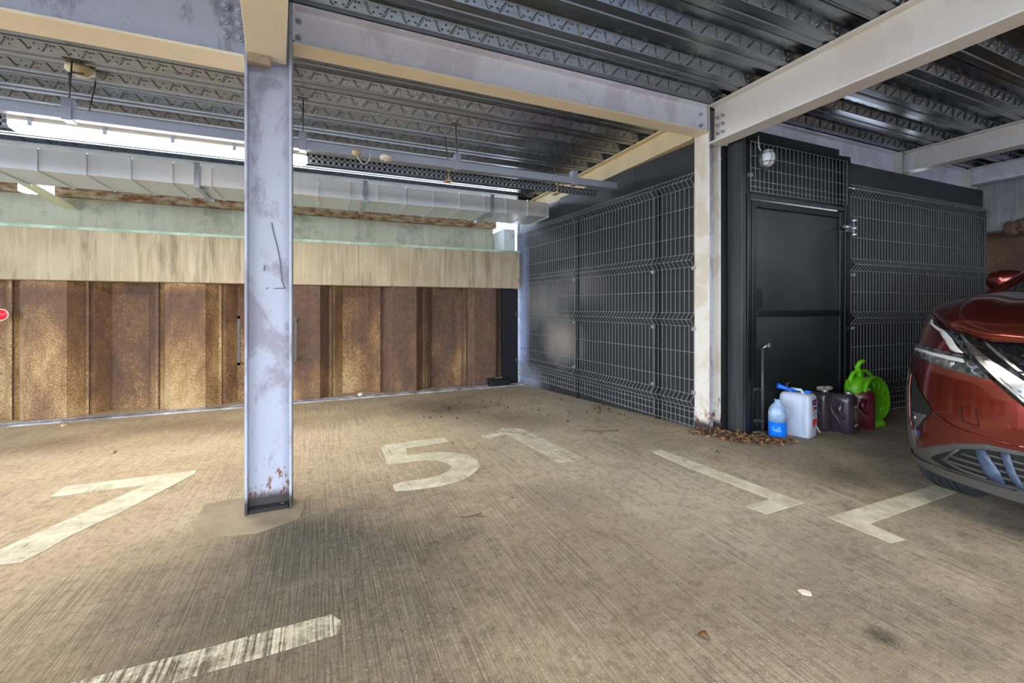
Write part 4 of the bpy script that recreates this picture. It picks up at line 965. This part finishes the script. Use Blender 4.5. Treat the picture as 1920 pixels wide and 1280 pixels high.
# greenhouse
r1=belt(1.72,top(1.72))
def wind(s,t):
    a=hood(1,t); b_=(2.02-.1*(1-t*t),t*.57,1.53+.035*(1-t*t)); return tuple((1-s)*x+s*y for x,y in zip(a,b_))
grid(wind,lin(0,1,8),lin(-1,1,16),'windscreen',M['glass'],thick=.005)
grid(lambda s,t:(2.02-.1*(1-t*t)+s*(3.85-2.02+.1*(1-t*t)),t*(.57-.03*s),1.53+.035*(1-t*t)+.02*math.sin(PI*s)-.03*s),lin(0,1,12),lin(-1,1,16),'roof',M['car'],thick=.01)
for sg in (1,-1):
    grid(lambda s,t:tuple((1-t)*x+t*y for x,y in zip((1.25+s*2.95,sg*(.86-.10*s*s),1.04+.03*s),(2.02+s*1.83,sg*(.57-.03*s),1.53-.03*s+.02*math.sin(PI*s)))),lin(0,1,16),lin(0,1,8),'side_glass',M['glass'],thick=.005)
    MB().tube([(r1[0],sg*r1[1],r1[2]),(1.45,sg*.79,1.2),(2.02,sg*.575,1.53)],[.03,.03,.03],8).build('a_pillar',M['car'],car)
    # door mirror
    mr=MB(); Mx=Matrix.Translation((1.85,sg*.94,1.245)); mr.lathe([(0,-.075),(.06,-.07),(.085,-.03),(.09,.02),(.075,.06),(.04,.08),(0,.085)],16,Mx,.75,1.25); m_=mr.build('door_mirror',M['car'],car)
    MB().box(-.005,.0,-.09,.09,-.05,.06,Matrix.Translation((1.922,sg*.94,1.245))).build('mirror_glass',M['glass'],m_)
    MB().tube([(1.85,sg*.84,1.12),(1.85,sg*.90,1.2)],.025,8).build('mirror_arm',M['gloss'],car)
grid(lambda s,t:tuple((1-s)*x+s*y for x,y in zip((4.25,t*.75,1.02),(3.85,t*.54,1.50+.03*(1-t*t)))),lin(0,1,4),lin(-1,1,8),'rear_glass',M['glass'],thick=.005)
MB().box(.25,4.2,-.72,.72,.12,.5).build('underbody',M['dark'],car)
MB().box(1.1,4.2,-.80,.80,.9,1.05).build('cabin_floor',M['dark'],car)
def wheel(a,b):
    wl=empty('wheel',(a,b,.31)); wl.parent=car; R=WR_
    Ry=Matrix.Rotation(PI/2,4,'X')
    MB().lathe([(.24,-.10),(.31,-.115),(.335,-.105),(.348,-.085),(R,-.07),(R,.07),(.348,.085),(.335,.105),(.31,.115),(.24,.10)],56,Ry).build('tyre',M['tyre'],wl)
    q=MB()
    for z in (-.052,-.018,.018,.052): q.lathe([(R-.004,z-.005),(R+.0012,z-.0045),(R+.0012,z+.0045),(R-.004,z+.005)],56,Ry)
    q.build('tread_grooves',M['dark'],wl)
    q=MB()
    sgn=1 if b>0 else -1
    q.lathe([(.235,-.09),(.24,.09)],40,Ry); 
    for k in range(10):
        t=2*PI*k/10; q.obox((.13*math.cos(t),sgn*.085,.13*math.sin(t)),(math.cos(t),0,math.sin(t)),(.22,.02,.035))
    q.lathe([(0,-.1),(.05,-.1),(.05,.1),(0,.1)],16,Ry); q.build('rim',M['alloy'],wl)
for a in (WA,WB_):
    for b in ((.715,-.715) if a<1 else (.745,-.745)): wheel(a,b)
    def p_of(x,lo=.3,hi=6.0):
        for _ in range(30):
            m_=(lo+hi)/2
            if belt(m_,.5)[0]<x: lo=m_
            else: hi=m_
        return lo
    ts=[PI*(-.10+1.20*k/28) for k in range(29)]
    for t0,t1 in zip(ts[::4],ts[4::4]):
        seg=[t0+(t1-t0)*k/4 for k in range(5)]
        ring=[(p_of(a+.452*math.cos(t)),.31+.452*math.sin(t)) for t in seg]+[(p_of(a+.385*math.cos(t)),.31+.385*math.sin(t)) for t in seg[::-1]]
        patch(ring,.006,M['trim'],'arch_trim',sub=.08,thick=.03)
